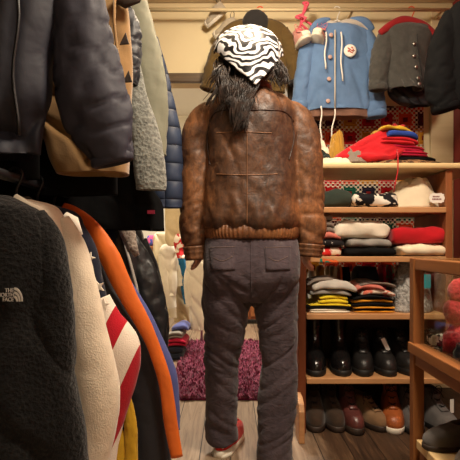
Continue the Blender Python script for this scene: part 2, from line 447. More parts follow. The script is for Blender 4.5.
M['navyquilt'] = m.done(m.mix(hh, C(26, 34, 52), C(52, 64, 88)), .55, m.bump(hh, .7, .012), .35)
m = NT('black_quilting'); q = m.n('SeparateXYZ', {0: m.mapr((1, 1, 1), (0, .6, 0))})
hh = m.math('POWER', m.math('ABSOLUTE', m.math('SINE', m.math('MULTIPLY', q.outputs[0], 75.0))), .5)
M['blackquilt'] = m.done(m.mix(hh, C(12, 12, 14), C(34, 34, 38)), .55, m.bump(hh, .6, .01), .4)
M['blackpuff'] = fabric('black_padding', C(34, 36, 42), .2, 9, .5, .1, 300, .1, .4)
M['black'] = fabric('black_cloth', C(13, 13, 14), .2, 9, .85, .2, 300, 0, .12)
M['blacknylon'] = fabric('black_shiny_nylon', C(30, 31, 33), .2, 9, .4, .1, 300, 0, .5, .6)
M['fleece'] = fleece('black_fleece', C(29, 28, 27), C(7, 7, 8), 75, 1.0, .15)
M['creamknit'] = fabric('cream_knit', C(216, 202, 180), .06, 30, .95, .6, 260, .3, .1, .3)
M['orange'] = fabric('orange_nylon', C(216, 104, 28), .1, 8, .55, .12, 300, .1, .4, .5)
M['ink'] = fabric('ink_nylon', C(21, 21, 28), .12, 8, .6, .12, 300, .1, .35, .4)
M['peri'] = fabric('periwinkle_nylon', C(84, 92, 150), .1, 8, .6, .1)
M['yellow'] = fabric('yellow_knit', C(186, 146, 32), .1, 12, .9, .3)
M['bottle'] = fabric('bottle_green_cloth', C(26, 40, 36), .12, 12, .9, .3)
M['fur'] = fleece('pale_brown_fur', C(216, 202, 188), C(110, 92, 80), 70, 1.0)
M['navyknit'] = fabric('navy_knit', C(28, 30, 44), .12, 30, .95, .5, 260)
M['whiteknit'] = fabric('white_knit', C(226, 216, 200), .05, 30, .95, .5, 260)
m = NT('red_white_stripes'); q = m.n('SeparateXYZ', {0: m.mapr((1, 1, 1), (0, -.42, 0))})
st = m.math('GREATER_THAN', m.math('FRACT', m.math('ADD', m.math('MULTIPLY', q.outputs[0], 1/.104), .72)), .55)
M['stripes'] = m.done(m.mix(st, C(226, 214, 198), C(172, 26, 40)), .95, m.bump(m.noise(260, 2), .5, .003), .1, .2)
M['denim'] = fabric('pale_blue_denim', C(94, 124, 164), .14, 12, .85, .3, 420, .15, .2, .4)
M['brownfleece'] = fabric('brown_lining', C(124, 92, 78), .15, 30, .95, .4)
M['greywool'] = fabric('grey_wool', C(72, 71, 68), .16, 40, .95, .4, 260, .2)
M['redfelt'] = fabric('red_felt', C(142, 28, 32), .08, 14, .9, .2)
M['olivegreen'] = fabric('olive_wool', C(88, 70, 38), .1, 12, .95, .3)
M['darkgreyfelt'] = fabric('dark_collar', C(40, 38, 38), .1, 20, .9, .3)
M['red'] = fabric('red_cotton', C(184, 22, 32), .1, 10, .85, .2)
M['crimson'] = fabric('crimson_cotton', C(180, 20, 58), .1, 10, .85, .2)
M['blue'] = fabric('blue_cotton', C(34, 62, 140), .1, 10, .85, .2)
M['cream_c'] = fabric('cream_fleece_cloth', C(226, 212, 182), .06, 16, .95, .4, 200, .2)
M['offwhite'] = fabric('off_white_cloth', C(228, 218, 198), .06, 16, .95, .4, 200, .2)
M['beige'] = fabric('beige_cloth', C(206, 186, 148), .08, 16, .95, .4, 200, .2)
M['grey_c'] = fabric('mid_grey_cloth', C(146, 142, 136), .08, 16, .9, .3)
M['lightgrey'] = fabric('light_grey_cloth', C(190, 184, 174), .06, 16, .9, .3)
M['taupe'] = fabric('taupe_cloth', C(128, 116, 106), .08, 16, .9, .3)
M['dkgreen'] = fabric('dark_green_cloth', C(52, 62, 54), .12, 16, .9, .3)
M['mustard'] = fabric('mustard_cloth', C(176, 132, 50), .1, 16, .9, .3)
M['pink'] = fabric('salmon_pink_cloth', C(206, 118, 104), .1, 16, .9, .3)
M['lemon'] = fabric('bright_yellow_cloth', C(226, 200, 40), .08, 12, .85, .3)
M['amber'] = fabric('amber_cloth', C(222, 152, 40), .08, 12, .85, .3)
M['navy'] = fabric('navy_denim', C(34, 38, 52), .12, 16, .9, .3)
M['bwprint'] = pattern2('black_white_print', C(24, 24, 28), C(226, 220, 206), 26, .53)
M['bwgeo'] = pattern2('black_white_weave', C(40, 40, 40), C(206, 200, 186), 60, .5, .2)
M['redprint'] = pattern2('red_white_print', C(200, 40, 36), C(232, 218, 198), 30, .5, .1)
M['pinkprint'] = pattern2('pink_white_print', C(206, 112, 92), C(232, 214, 194), 34, .48)
M['leopard'] = pattern2('brown_animal_print', C(58, 40, 28), C(150, 112, 74), 60, .5)
M['dotprint'] = pattern2('black_dotted_cloth', C(28, 26, 28), C(210, 204, 196), 70, .68, .1)
M['tealprint'] = pattern2('orange_teal_border', C(206, 92, 44), C(30, 120, 100), 40, .5, .1)
M['floral'] = pattern2('multicolour_print', C(200, 60, 90), C(120, 150, 130), 40, .5, .3)
m = NT('silver_crinkled_film')
M['silver'] = m.done(m.ramp(m.noise(40, 4, None, .6, 1.5), [(.3, C(96, 96, 94)), (.7, C(210, 208, 202))]), .25, m.bump(m.noise(36, 4, None, .6, 1.5), .9, .02), .6)
M['teal'] = plain('teal_card', C(40, 150, 160), .6)
M['plush'] = fleece('red_plush', C(226, 74, 82), C(150, 26, 40), 60, .8)

# ================================================================== PERSON
PD = 1.775
person = thing('person', 'person seen from behind in a worn brown leather jacket, dark trousers and zebra print headscarf', 'person', (0.08, PD, 0))
# --- body: one continuous skin
b = MB()
def ell(c, rx, ry, rz): b.ball(V(c), rx, ry, rz, 20, 14)
HC = U(250, 57, 1.80)
ell(HC, .074, .094, .112); ell(HC+V((0, .045, -.055)), .055, .06, .062)             # skull, jaw
b.tube([HC+V((0, .085, .03)), HC+V((0, .104, -.005)), HC+V((0, .118, -.03)), HC+V((0, .1, -.042))], [.008, .012, .016, .012], 10)   # nose
ell(HC+V((0, .098, -.068)), .024, .012, .007); ell(HC+V((0, .097, -.08)), .021, .012, .007); ell(HC+V((0, .09, -.105)), .022, .018, .016)
for s in (-1, 1):
    ell(HC+V((s*.032, .083, .028)), .022, .014, .008); ell(HC+V((s*.078, .0, -.01)), .01, .02, .032); ell(HC+V((s*.04, .068, -.035)), .024, .022, .02)
def P(px, py, d=0): return U(px, py, PD+d)
b.tube([HC+V((0, .0, -.06)), P(251, 95), P(251, 108)], [.05, .052, .06], 16)
rings = []
for py, l, r, t in ((100, 228, 274, .06), (108, 214, 287, .08), (125, 212, 290, .095), (160, 212, 290, .095), (200, 214, 288, .085), (225, 212, 289, .085), (260, 210, 291, .1), (290, 212, 289, .09)):
    rings.append([P((l+r)/2, py)+V(((r-l)/2/F*PD*math.cos(a), t*math.sin(a), 0)) for a in [2*PI*k/24 for k in range(24)]])
b.loft(rings)
LA = [(217, 118), (201, 142), (195, 180), (194, 215), (196, 246), (197, 256)]
RA = [(286, 118), (302, 142), (306, 180), (308, 215), (309, 246), (309, 254)]
for path in (LA, RA): b.tube([P(*q) for q in path], [.034, .04, .038, .036, .028, .026], 14)
LL = [(228, 280, 0), (226, 320, .01), (223, 360, .04), (222, 400, .07), (222, 440, .095)]
RL = [(274, 280, 0), (277, 320, 0), (278, 360, 0), (276, 400, 0), (274, 452, -.01)]
for path in (LL, RL): b.tube([P(q[0], q[1], q[2]) for q in path], [.074, .066, .05, .046, .034], 16)
for c, s in ((P(222, 444, .12), 1), (P(274, 456, .02), 1)):
    b.tube([c+V((0, -.03, .02)), c+V((0, .04, .005)), c+V((0, .14, -.004))], [.036, .036, .026], 12, .8, V((0, 0, 1)))
def hand(w, s, fwd):
    """w wrist point, s = +1 when the thumb is at the left as seen from behind"""
    d = V((-.12*s, .25, -1)).normalized(); sd = V((0.25*s, -1, -.2)).normalized(); n_ = d.cross(sd).normalized()*s
    palm = w+d*.045
    b.tube([w-d*.01, w+d*.02, w+d*.05, w+d*.075], [.022, .03, .034, .03], 12, .5, n_)
    for k, L in enumerate((.066, .074, .07, .054)):
        o = (1.5-k)*.0165
        a0 = w+d*.068-sd*o
        pts = [a0]; dir_ = d.copy(); q = a0
        for seg, cu in ((.42, .25), (.33, .55), (.25, .5)):
            dir_ = (dir_*math.cos(cu)+(-n_)*math.sin(cu)).normalized(); q = q+dir_*L*seg; pts.append(q)
        b.tube([w+d*.05-sd*o]+pts, [.009, .0095, .0085, .0078, .0062], 10)
    t0 = w+d*.02-sd*.026
    b.tube([w+d*.012-sd*.012, t0+d*.012, t0+d*.034-sd*.012-n_*.006, t0+d*.055-sd*.012-n_*.014], [.012, .0115, .0095, .007], 10)
hand(P(196.5, 237, .005), -1, 0); hand(P(308.5, 238, .0), 1, 0)
body = b.build('body', M['skin'], person)
remeshed(body, .005, 3)
for s in (-1, 1):
    b = MB(); b.ball(HC+V((s*.031, .088, .008)), .0125, .0105, .0115, 12, 8); b.build('eye', plain('eye_white', C(236, 232, 226), .2), person)
# --- jacket
JT = [(90, 236, 268, .060), (95, 226, 278, .085), (101, 214, 288, .105), (112, 208, 293, .118), (135, 207, 295, .125), (170, 206, 296, .125), (200, 203, 298, .128), (220, 200, 302, .132), (228, 203, 300, .122), (231, 207, 297, .112)]
b = MB(); rings = []
for i in range(41):
    py, l, r, t = sample(JT, i/40); c = P((l+r)/2, py)
    rings.append([c+V(((r-l)/2/F*PD*math.copysign(abs(math.cos(a))**.8, math.cos(a)), t*math.copysign(abs(math.sin(a))**.85, math.sin(a)), 0)) for a in [2*PI*k/40 for k in range(40)]])
b.loft(rings)
LS = [(220, 109, 10), (211, 114, 14), (202, 126, 16.5), (197, 145, 17), (196, 175, 17), (195, 205, 16.5), (194, 232, 15.5), (195, 248, 11.5)]
RS = [(283, 109, 10), (291, 114, 14), (299, 125, 16.5), (303, 145, 18), (305, 175, 18), (307, 205, 18.5), (309, 230, 17.5), (310, 246, 13.5)]
for sl in (LS, RS):
    pts = [sample(sl, i/24) for i in range(25)]
    b.tube([P(q[0], q[1], .008*math.sin(i/24*PI)) for i, q in enumerate(pts)], [q[2]/F*PD for q in pts], 20, .95)
jacket = b.build('leather_jacket', M['leather'], person)
def jdisp(p, n):
    py = Y0-(p.z-H)/PD*F
    px = X0+p.x/PD*F
    arm = min(1, max(0, (abs(px-251)-43)/8))
    d = .007*nz(p.x*8, p.y*8, p.z*5)+.004*nz(p.x*20+p.z*9, p.y*18, p.z*15)+.0018*nz(p.x*55, p.y*55, p.z*45)
    lo = min(1, max(0, (py-150)/70))
    cr = 1-abs(nz(p.x*9+2, p.y*7, p.z*20+p.x*8*(1 if px > 251 else -1)))*2.6
    d -= arm*.007*max(0, cr)**2*(.35+.65*lo)
    k = min(1, max(0, (py-190)/30))*(1-arm)
    d += k*(.006*nz(p.x*26, 3, p.z*10)+.003*math.sin(p.x*95+4*nz(p.x*8, 3, p.z*9)))
    cr = 1-abs(nz(p.x*7, 5, p.z*7+p.x*9))*3
    d -= (1-arm)*.004*max(0, cr)**2
    return d
remeshed(jacket, .007, 3, jdisp)
def bvh_of(o):
    off = wpos(o); return BVHTree.FromPolygons([tuple(v.co+off) for v in o.data.vertices], [tuple(p.vertices) for p in o.data.polygons])
def hit(bv, px, py):
    o = V((0, 0, H)); d = V(((px-X0)/F, 1, (Y0-py)/F)).normalized()
    h = bv.ray_cast(o, d); return (h[0], h[1]) if h[0] is not None else (None, None)
jb = bvh_of(jacket)
def seam(bv, pts, r, mat, parent, name='seam', lift=.001, step=40):
    out = []
    for i in range(step+1):
        q = sample(pts, i/step); h, n = hit(bv, *q[:2])
        if h is not None: out.append(h-V((0, lift, 0)))
    sm = [sum(out[max(0, i-1):i+2], V())/len(out[max(0, i-1):i+2]) for i in range(len(out))]
    b = MB(); b.tube(sm, r, 6); return b.build(name, mat, parent)
M['seamdark'] = leather('dark_seam', C(52, 30, 18), .5)
M['seamlight'] = leather('rubbed_seam', C(128, 88, 58), .5)
seam(jb, [(209, 122), (216, 112), (232, 110), (250, 110), (270, 110), (285, 112), (294, 122)], .0026, M['seamdark'], jacket)
for pts in ([(247, 111), (247, 150), (247, 185), (247, 224)], [(216, 133), (240, 132), (272, 133)], [(216, 174), (247, 175), (278, 174)]):
    seam(jb, pts, .0016, M['seamlight'], jacket)
for pts in ([(211, 118), (207, 140), (210, 165)], [(291, 116), (294, 138), (289, 160)]):
    seam(jb, pts, .003, M['seamdark'], jacket)
# waistband with gathered ribs
b = MB(); rings = []
for i in range(9):
    t = i/8; py = lerp(226, 239, t); hw = lerp(46.5, 45.5, t)/F*PD; c = P(251.5, py); bul = .006*math.sin(t*PI)
    rings.append([c+V(((hw+bul)*math.copysign(abs(math.cos(a))**.8, math.cos(a)), (.114+bul+.0022*math.sin(a*70))*math.copysign(abs(math.sin(a))**.85, math.sin(a)), 0)) for a in [2*PI*k/280 for k in range(280)]])
b.loft(rings); b.build('waistband', M['tanleather'], jacket)
for sl, e in ((LS, (196, 260, 10)), (RS, (309, 257, 11.5))):
    a = P(sl[-1][0], sl[-1][1]-2); c = P(e[0], e[1]); r0 = sl[-1][2]/F*PD; r1 = e[2]/F*PD
    b = MB(); b.tube([a.lerp(c, k/8) for k in range(9)], [lerp(r0*1.0, r1, k/8)*(1.05+.05*math.sin(k*2.2)) for k in range(9)], 40, .95, V((0, 1, 0)), True, lambda t, an: .03*math.sin(an*11))
    b.build('cuff', M['leather'], jacket)
b = MB(); rings = []
for i in range(7):
    t = i/6; py = lerp(97, 84, t); hw = (22-3*t)/F*PD; c = P(251, py, .01)
    rings.append([c+V((hw*math.cos(a), (.075-.006*t)*math.sin(a), .006*math.sin(3*a))) for a in [2*PI*k/32 for k in range(32)]])
b.loft(rings, False, False); b.build('collar', M['leather'], jacket, solid=.008)
# --- trousers
TP = [(231, 209, 294, .098), (243, 205, 297, .112), (260, 203, 298.5, .128), (275, 202.5, 298.5, .13), (290, 203, 298, .112), (300, 206, 296, .085)]
b = MB(); rings = []
for i in range(25):
    py, l, r, t = sample(TP, i/24); c = P((l+r)/2, py)
    ring = []
    for k in range(48):
        a = 2*PI*k/48; ca, sa = math.cos(a), math.sin(a)
        y = t*math.copysign(abs(sa)**.85, sa)
        if sa < 0: y -= .018*math.exp(-((py-270)/16)**2)*(1-math.exp(-(ca*3.2)**2))
        ring.append(c+V(((r-l)/2/F*PD*math.copysign(abs(ca)**.8, ca), y, 0)))
    rings.append(ring)
b.loft(rings)
TL = [(226.5, 280, 24.5, 0), (226, 300, 24.5, .0), (225.5, 318, 22.5, .01), (223.5, 345, 18.8, .03), (222, 370, 17.2, .05), (221.5, 400, 16.3, .075), (221.5, 425, 16.3, .09), (222, 439, 16.8, .1)]
TR = [(274.5, 280, 24.5, 0), (275, 300, 23.3, 0), (277, 318, 21.3, 0), (279, 345, 18.6, .0), (279, 370, 18.4, 0), (277.5, 400, 19, 0), (275, 430, 18.2, -.005), (274.5, 464, 17.8, -.01)]
for tl in (TL, TR):
    pts = [sample(tl, i/40) for i in range(41)]
    b.tube([P(q[0], q[1], q[3]) for q in pts], [q[2]/F*(PD+q[3]) for q in pts], 28, 1.05)
trousers = b.build('trousers', M['trouser'], person)
def tdisp(p, n):
    py = Y0-(p.z-H)/p.y*F
    d = .006*nz(p.x*9, p.y*9, p.z*6)+.003*nz(p.x*26, p.y*26, p.z*22)
    left = p.x < .065
    sl = (p.x-.08)*(10 if left else -10)
    for cy, sg, am, fq in ((292, 14, .008, 15), (345, 22, .009, 22), (438, 12, .006, 24), (400, 30, .004, 16)):
        cr = 1-abs(nz(p.x*5+cy, p.y*5, p.z*fq+sl*1.4))*2.6
        d -= am*math.exp(-((py-cy)/sg/1.4)**2)*max(0, cr)**2-am*.3*math.exp(-((py-cy)/sg/1.4)**2)
    return d
remeshed(trousers, .006, 3, tdisp)
tb = bvh_of(trousers)
seam(tb, [(251, 240), (251, 262), (251, 285), (252, 298)], .002, M['trouser'], trousers)
M['stitch'] = fabric('pale_stitching', C(118, 100, 92), .1)
def patch(bv, poly, name, mat, parent, lift=.004, nu=8, nv=10, wave=None):
    """poly: four image corners tl,tr,br,bl; grid dropped onto the surface, thin closed slab"""
    P0 = []; P1 = []
    for i in range(nv+1):
        r0 = []; r1 = []
        for j in range(nu+1):
            u, v_ = j/nu, i/nv
            x = lerp(lerp(poly[0][0], poly[1][0], u), lerp(poly[3][0], poly[2][0], u), v_); y = lerp(lerp(poly[0][1], poly[1][1], u), lerp(poly[3][1], poly[2][1], u), v_)
            h, n = hit(bv, x, y)
            if h is None: h, n = U(x, y, PD-.1), V((0, -1, 0))
            r0.append(h-V((0, lift, 0))); r1.append(h+V((0, .004, 0)))
        P0.append(r0); P1.append(r1)
    b = MB(); b.grid(P0); b.grid(P1)
    nn = (nu+1)*(nv+1); n1 = nu+1
    for i in range(nv):
        for j in (0, nu): b.face(i*n1+j, (i+1)*n1+j, nn+(i+1)*n1+j, nn+i*n1+j)
    for j in range(nu):
        for i in (0, nv): b.face(i*n1+j, i*n1+j+1, nn+i*n1+j+1, nn+i*n1+j)
    return b.build(name, mat, parent)
for x in (209, 264):
    patch(tb, [(x, 247), (x+27, 246), (x+26, 270), (x+2, 271)], 'back_pocket', M['trouser'], trousers, .003)
    seam(tb, [(x, 247.5), (x+9, 247.3), (x+18, 247), (x+27, 246.5)], .0011, M['stitch'], trousers, 'stitching', .004, 14)
    seam(tb, [(x+4, 257), (x+13, 261), (x+24, 256)], .0011, M['stitch'], trousers, 'stitching', .004, 14)
# --- shoes (generic builder, also used by the shop's shoes)
def outline(L, W, n=36, waist=.12):
    pts = []
    for k in range(n):
        a = 2*PI*k/n; s = math.sin(a); c = math.cos(a)
        y = -L/2*c
        wv = W/2*math.copysign(abs(s)**.8, s)*(1-waist*math.exp(-((y-.06*L)/(.2*L))**2))*(.86 if y > .2*L else 1)
        pts.append((wv, y))
    return pts
LOW = [(.0, -.49, 1), (.018, -.50, 1.0), (.036, -.475, .96), (.05, -.40, .9), (.06, -.27, .84), (.074, -.14, .76), (.09, -.04, .66), (.1, .03, .6)]
MID = [(.0, -.49, 1), (.018, -.50, 1.0), (.038, -.475, .96), (.054, -.40, .9), (.066, -.27, .84), (.085, -.13, .76), (.105, -.04, .66), (.13, .02, .62), (.15, .03, .64)]
TALL = [(.0, -.49, 1), (.018, -.50, 1.0), (.04, -.475, .96), (.057, -.40, .9), (.07, -.27, .85), (.09, -.14, .8), (.115, -.06, .78), (.16, -.01, .8), (.21, -.03, .88), (.255, -.05, .95)]
SLIP = [(.0, -.49, 1), (.016, -.50, 1.0), (.034, -.48, .97), (.046, -.42, .93), (.056, -.3, .88), (.064, -.16, .82), (.07, -.1, .8)]
def make_shoe(name, label, cat, loc, rz, L, W, prof, up, sole, lace=None, soleh=.02, group=None, toe_cap=None, tab=None, tag_=None, rows=4, rot=None, inner=None, heel=True):
    t = thing(name, label, cat, loc, group, rot or (0, 0, rz))
    b = MB(); base = outline(L, W)
    b.loft([[V((x*.98, y*.995, 0)) for x, y in base], [V((x*1.04, y*1.02, .003)) for x, y in base], [V((x*1.05, y*1.02, soleh)) for x, y in base], [V((x*1.0, y*.99, soleh+.004)) for x, y in base]])
    if heel: b.loft([[V((x*1.0, .3*L+(y*.42), -.0)) for x, y in base], [V((x*.9, .3*L+(y*.4), soleh*.6)) for x, y in base]])
    b.build('sole', sole, t, local=True)
    b = MB(); rings = []; n = 36; k = L/.28
    yb = .485*L
    for i in range(29):
        z, yf, wf = sample(prof, i/28); z *= k; yf *= L
        back = yb-.02*L*min(1, z/.08)+(.02*L if z > .14 else 0)
        yc = (yf+back)/2; a_ = (back-yf)/2; ring = []
        for j in range(n):
            an = 2*PI*j/n; s = math.sin(an); c = math.cos(an)
            y = yc-a_*c
            wd = W/2*wf*math.copysign(abs(s)**.8, s)*(1-.1*math.exp(-((y-.06*L)/(.2*L))**2))*(.86 if y > .22*L else 1)
            ring.append(V((wd+.0012*nz(y*60, z*60, 1), y, soleh*.9+z+.0015*nz(y*40, wd*40, 2))))
        rings.append(ring)
    top = rings[-1]; cc = sum(top, V())/n
    rings.append([cc+(q-cc)*.9+V((0, 0, .002)) for q in top]); rings.append([cc+(q-cc)*.82+V((0, 0, -.03*k)) for q in top])
    rings.append([cc+(q-cc)*.5+V((0, 0, -.045*k)) for q in top])
    b.loft(rings); b.build('upper', up, t, local=True)
    def front(i): z, yf, wf = sample(prof, i); return V((0, yf*L, soleh*.9+z*k)), wf
    if lace:
        lo, hi = (.52, .98)
        pts = [front(lerp(lo, hi, i/10)) for i in range(11)]
        b = MB(); rings = [[p+V((x*(.018+.004*i/10), 0, 0))+V((0, -.004, .004))*(1-abs(x)*.6) for x in (-1, -.5, 0, .5, 1)]for i, (p, wf) in enumerate(pts)]
        b.grid(rings); b.build('tongue', up, t, solid=.004, local=True)
        b = MB()
        for r_ in range(rows):
            p, wf = front(lerp(lo+.06, hi-.02, r_/max(1, rows-1))); hw = .017*k
            for sg in (-1, 1):
                b.tube([p+V((sg*hw, .006, .0)), p+V((sg*hw*.4, -.003, .006)), p+V((-sg*hw*.4, -.005, .012)), p+V((-sg*hw, .002, .014))], .0023*k, 6)
        p, wf = front(hi)
        for sg in (-1, 1):
            lp = [p+V((0, -.006, .008))+V((sg*.026*math.sin(q*PI), -.012*math.sin(q*PI), .014*math.sin(2*q*PI)-.012*q)) for q in [i/9 for i in range(10)]]
            b.tube(lp, .002*k, 6)
            b.tube([p+V((0, -.006, .008)), p+V((sg*.02, -.02, -.01)), p+V((sg*.03, -.025, -.035))], .002*k, 6)
        b.build('laces', lace, t, local=True)
    if toe_cap:
        b = MB(); rings = []
        for i in range(10):
            z, yf, wf = sample(prof, i/9*.42); z *= k; yf *= L; yc = (yf+yb)/2; a_ = (yb-yf)/2; ring = []
            for j in range(13):
                an = lerp(-.62, .62, j/12); s = math.sin(an); c = math.cos(an)
                ring.append(V((W/2*wf*math.copysign(abs(s)**.8, s)*1.03, yc-a_*c-.002, soleh*.9+z+.002)))
            rings.append(ring)
        b.grid(rings); b.build('toe_cap', toe_cap, t, solid=.003, local=True)
    if tab:
        z = prof[-1][0]*k+soleh
        b = MB(); b.tube([V((0, yb-.012, z-.02)), V((0, yb+.004, z+.016)), V((0, yb+.0, z+.03)), V((0, yb-.02, z+.016)), V((0, yb-.024, z-.015))], .008, 8, .25, V((0, 1, .2)))
        b.build('pull_tab', tab, t, local=True)
    if tag_:
        b = MB(); b.box(-.009, .009, -.001, .001, -.03, .03)
        for q in range(len(b.v)): b.v[q] = Matrix.Rotation(tag_[3], 3, 'Y') @ b.v[q]+V(tag_[:3])
        b.build('price_tag', M['white'], t, smooth=False, local=True)
    return t
M['sole_black'] = plain('black_rubber', C(22, 21, 20), .6)
M['sole_brown'] = plain('dark_brown_rubber', C(48, 36, 28), .6)
M['sole_white'] = plain('off_white_rubber', C(222, 214, 196), .6)
M['lace_black'] = fabric('black_lace', C(20, 20, 20))
M['lace_white'] = fabric('white_lace', C(226, 220, 206))
M['red_suede'] = fabric('red_suede', C(196, 42, 36), .1, 20)
# person's own trainers as parts of the person
def own_shoe(c, rz, k):
    t = make_shoe('trainer', '', '', c, rz, .265, .095, LOW, M['red_suede'], M['sole_white'], M['lace_white'], .024)
    for q in ('label', 'category'): del t[q]
    # join under the person: sole, upper and laces become sub-parts of one shoe mesh
    kids = {o.name.split('.')[0]: o for o in t.children}
    up = kids['upper']; mat = Matrix.Translation(t.location-person.location) @ Euler((0, 0, rz)).to_matrix().to_4x4()
    up.name = 'trainer'; up.parent = person; up.matrix_local = mat
    for nme, o in kids.items():
        if nme != 'upper': o.parent = up; o.matrix_local = Matrix()
    b = MB(); b.box(-.016, .016, .118, .1255, .035, .075); b.build('heel_panel', M['sole_white'], up, smooth=False, bevel=.002, local=True)
    bpy.data.objects.remove(t)
own_shoe(V((U(223, 450, 1.9).x+.024, 1.945, 0)), PI-.3, 0)
own_shoe(V((U(274.5, 463, 1.77).x+.01, 1.86, 0)), PI-.25, 0)
# --- hair: many wavy locks
b = MB(); R = random.Random(5)
b.ball(HC+V((0, -.01, -.01)), .088, .098, .115, 20, 14)
def clump(x0, y0, d0, x1, y1, d1, n, spread, wav):
    # guide: leaves the scarf, runs down close behind it, then lies on the jacket
    ph = R.uniform(0, 6); fr = R.uniform(5, 8)
    for k in range(n):
        ox, oy = R.gauss(0, spread), R.gauss(0, spread*.6); pts = []; rs = []; m_ = 18; ex = R.gauss(0, 1.6); ey = R.gauss(0, 3)
        r0 = R.uniform(.0016, .0032); p2 = R.gauss(0, .22)
        for i in range(m_):
            t = i/(m_-1)
            q = U(lerp(x0, x1+ex, t**.85), lerp(y0, y1+ey, t), d0)
            q.y = lerp(d0, d1, min(1, t*1.6)**1.3)
            q.x *= 1
            tw = math.sin(ph+p2+t*fr); tight = 1-.2*t-.65*t**3
            q += V((ox*tight+wav*tw*t, oy*tight+wav*.4*math.cos(ph+t*fr)*t, 0)); pts.append(q); rs.append(r0*(1-.7*t**3))
        b.tube(pts, rs, 5)
for k in range(46):
    x0 = R.uniform(222, 262); u = (x0-244)/20
    y1 = R.uniform(98, 120) if R.random() < .62 else R.uniform(118, 135)
    x1 = 240+u*15+R.gauss(0, 2) if y1 < 118 else 241+(R.random()-.5)*(140-y1)*.8
    clump(x0, R.uniform(54, 74), 1.685+.05*abs(u), x1, y1, 1.628, 18, .008, R.uniform(.010, .020))
for k in range(10):
    clump(R.uniform(219, 228), R.uniform(56, 64), 1.74, R.uniform(211, 228), R.uniform(92, 118), 1.645, 18, .008, R.uniform(.008, .015))
for k in range(12):
    clump(R.uniform(264, 277), R.uniform(52, 66), 1.73, R.uniform(266, 286), R.uniform(80, 92), 1.665, 18, .008, R.uniform(.006, .012))
b.build('hair', M['hair'], person)
# --- zebra headscarf
b = MB(); rows = []
NU, NV = 96, 26
cx = U(249, 50, 1.79)
for i in range(NV+1):
    v_ = i/NV; row = []
    for k in range(NU):
        a = 2*PI*k/NU; s, c = math.sin(a), -math.cos(a)       # k=0 : back of the head, facing the camera
        backness = max(0, -c)
        x = s
        hem = lerp(47, 54, max(0, -c*2+1) if c > -.5 else 1)
        if c < 0: hem = 84-(84-51)*min(1, abs(x*35-4)/36)
        py = lerp(25, hem, v_)
        drop = (py-25)
        rad = math.sqrt(max(0, 1-(1-min(1, drop/27))**2))*.96+.04*min(1, drop/27)
        if drop == 0: rad = .02
        rx = (.132 if s < 0 else .126)*rad; ry = (.155 if c < 0 else .115)*rad+(.028*max(0, (drop-26)/30) if c < 0 else 0)*-c
        z = H+(Y0-py)/F*(1.79+min(0, c)*ry)
        fold = .011*nz(math.sin(a)*2.2, math.cos(a)*2.2, 3+py*.03)*min(1, drop/12)+.004*math.sin(a*9+py*.12)*min(1, drop/20)
        p = V((cx.x+s*(rx+fold), 1.79+c*(ry+fold), z+.004*nz(s*4, c*4, v_*3)))
        row.append(p)
    rows.append(row)
b.grid(rows, True); b.face(*range(NU))
b.build('headscarf', M['zebra'], person, solid=.003)

# ================================================================== SHELVING UNIT
SD = 2.05; SBK = 2.42; SX0, SX1 = .292, .957
def sz(py, D=SD): return H+(Y0-py)/F*D
Z1, Z2, Z3, Z4, Z5 = sz(163), sz(207), sz(256.5), sz(314), sz(378.5)
unit = thing('shelving_unit', 'open wooden shelving unit stacked with folded clothes above and shoes below', 'shelves', ((SX0+SX1)/2, SD, 0))
def board(name, mat, *bx, parent=unit, bevel=.003):
    b = MB(); b.box(*bx); return b.build(name, mat, parent, smooth=False, bevel=bevel)
board('side_panel', M['redpanel'], SX0, SX0+.034, SD+.01, SBK, .0, Z1-.03)
board('side_panel', M['panel'], SX1-.03, SX1, SD+.012, SBK, Z5-.023, Z1-.03)
board('leg', M['panel'], SX1-.05, SX1, SBK-.05, SBK-.001, .0, Z5-.025)
board('top_board', M['pale'], SX0-.02, 1.13, SD-.01, SBK+.01, Z1-.024, Z1, bevel=.008)
for z, n in ((Z2, 'shelf'), (Z3, 'shelf'), (Z4, 'shelf'), (Z5, 'shelf')):
    board(n, M['pine'], SX0+.036, SX1-.032, SD, SBK, z-.024, z)
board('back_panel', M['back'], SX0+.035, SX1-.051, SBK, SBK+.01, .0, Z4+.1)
b = MB()
rg = [[V((SX0-.012+dx, y, z)) for y, z in [(SD-.10, 0), (SD-.10, .13), (SD-.085, .16), (SD-.05, .175), (SD+.01, .18), (SD+.01, 0)]] for dx in (0, .024)]
b.loft(rg); b.build('foot_panel', M['pine'], unit, smooth=False, bevel=.004)
# crochet blanket hung behind the unit
def curtain(name, label, cat, x0, x1, z0, z1, y, mat, amp=.012, group=None, solid=.008, nu=50, nv=40, freq=9, skew=0):
    P_ = [[V((lerp(x0, x1, j/nu), y+amp*math.sin(lerp(x0, x1, j/nu)*freq*PI+.8*nz(i*.1, j*.07, 4))*(.5+.5*i/nv)+amp*.6*nz(j*.15, i*.1, 2), lerp(z1, z0, i/nv)+skew*(j/nu-.5)+.01*nz(j*.2, 1, 7))) for j in range(nu+1)] for i in range(nv+1)]
    b = MB(); b.grid(P_); o = b.build(name, mat, None, solid=solid); return tag(o, label, cat, group)
curtain('crochet_blanket', 'crochet blanket of small bright squares hanging behind the shelving unit', 'blanket', .40, 1.10, .66, 1.60, 2.735, M['crochet'], .008)

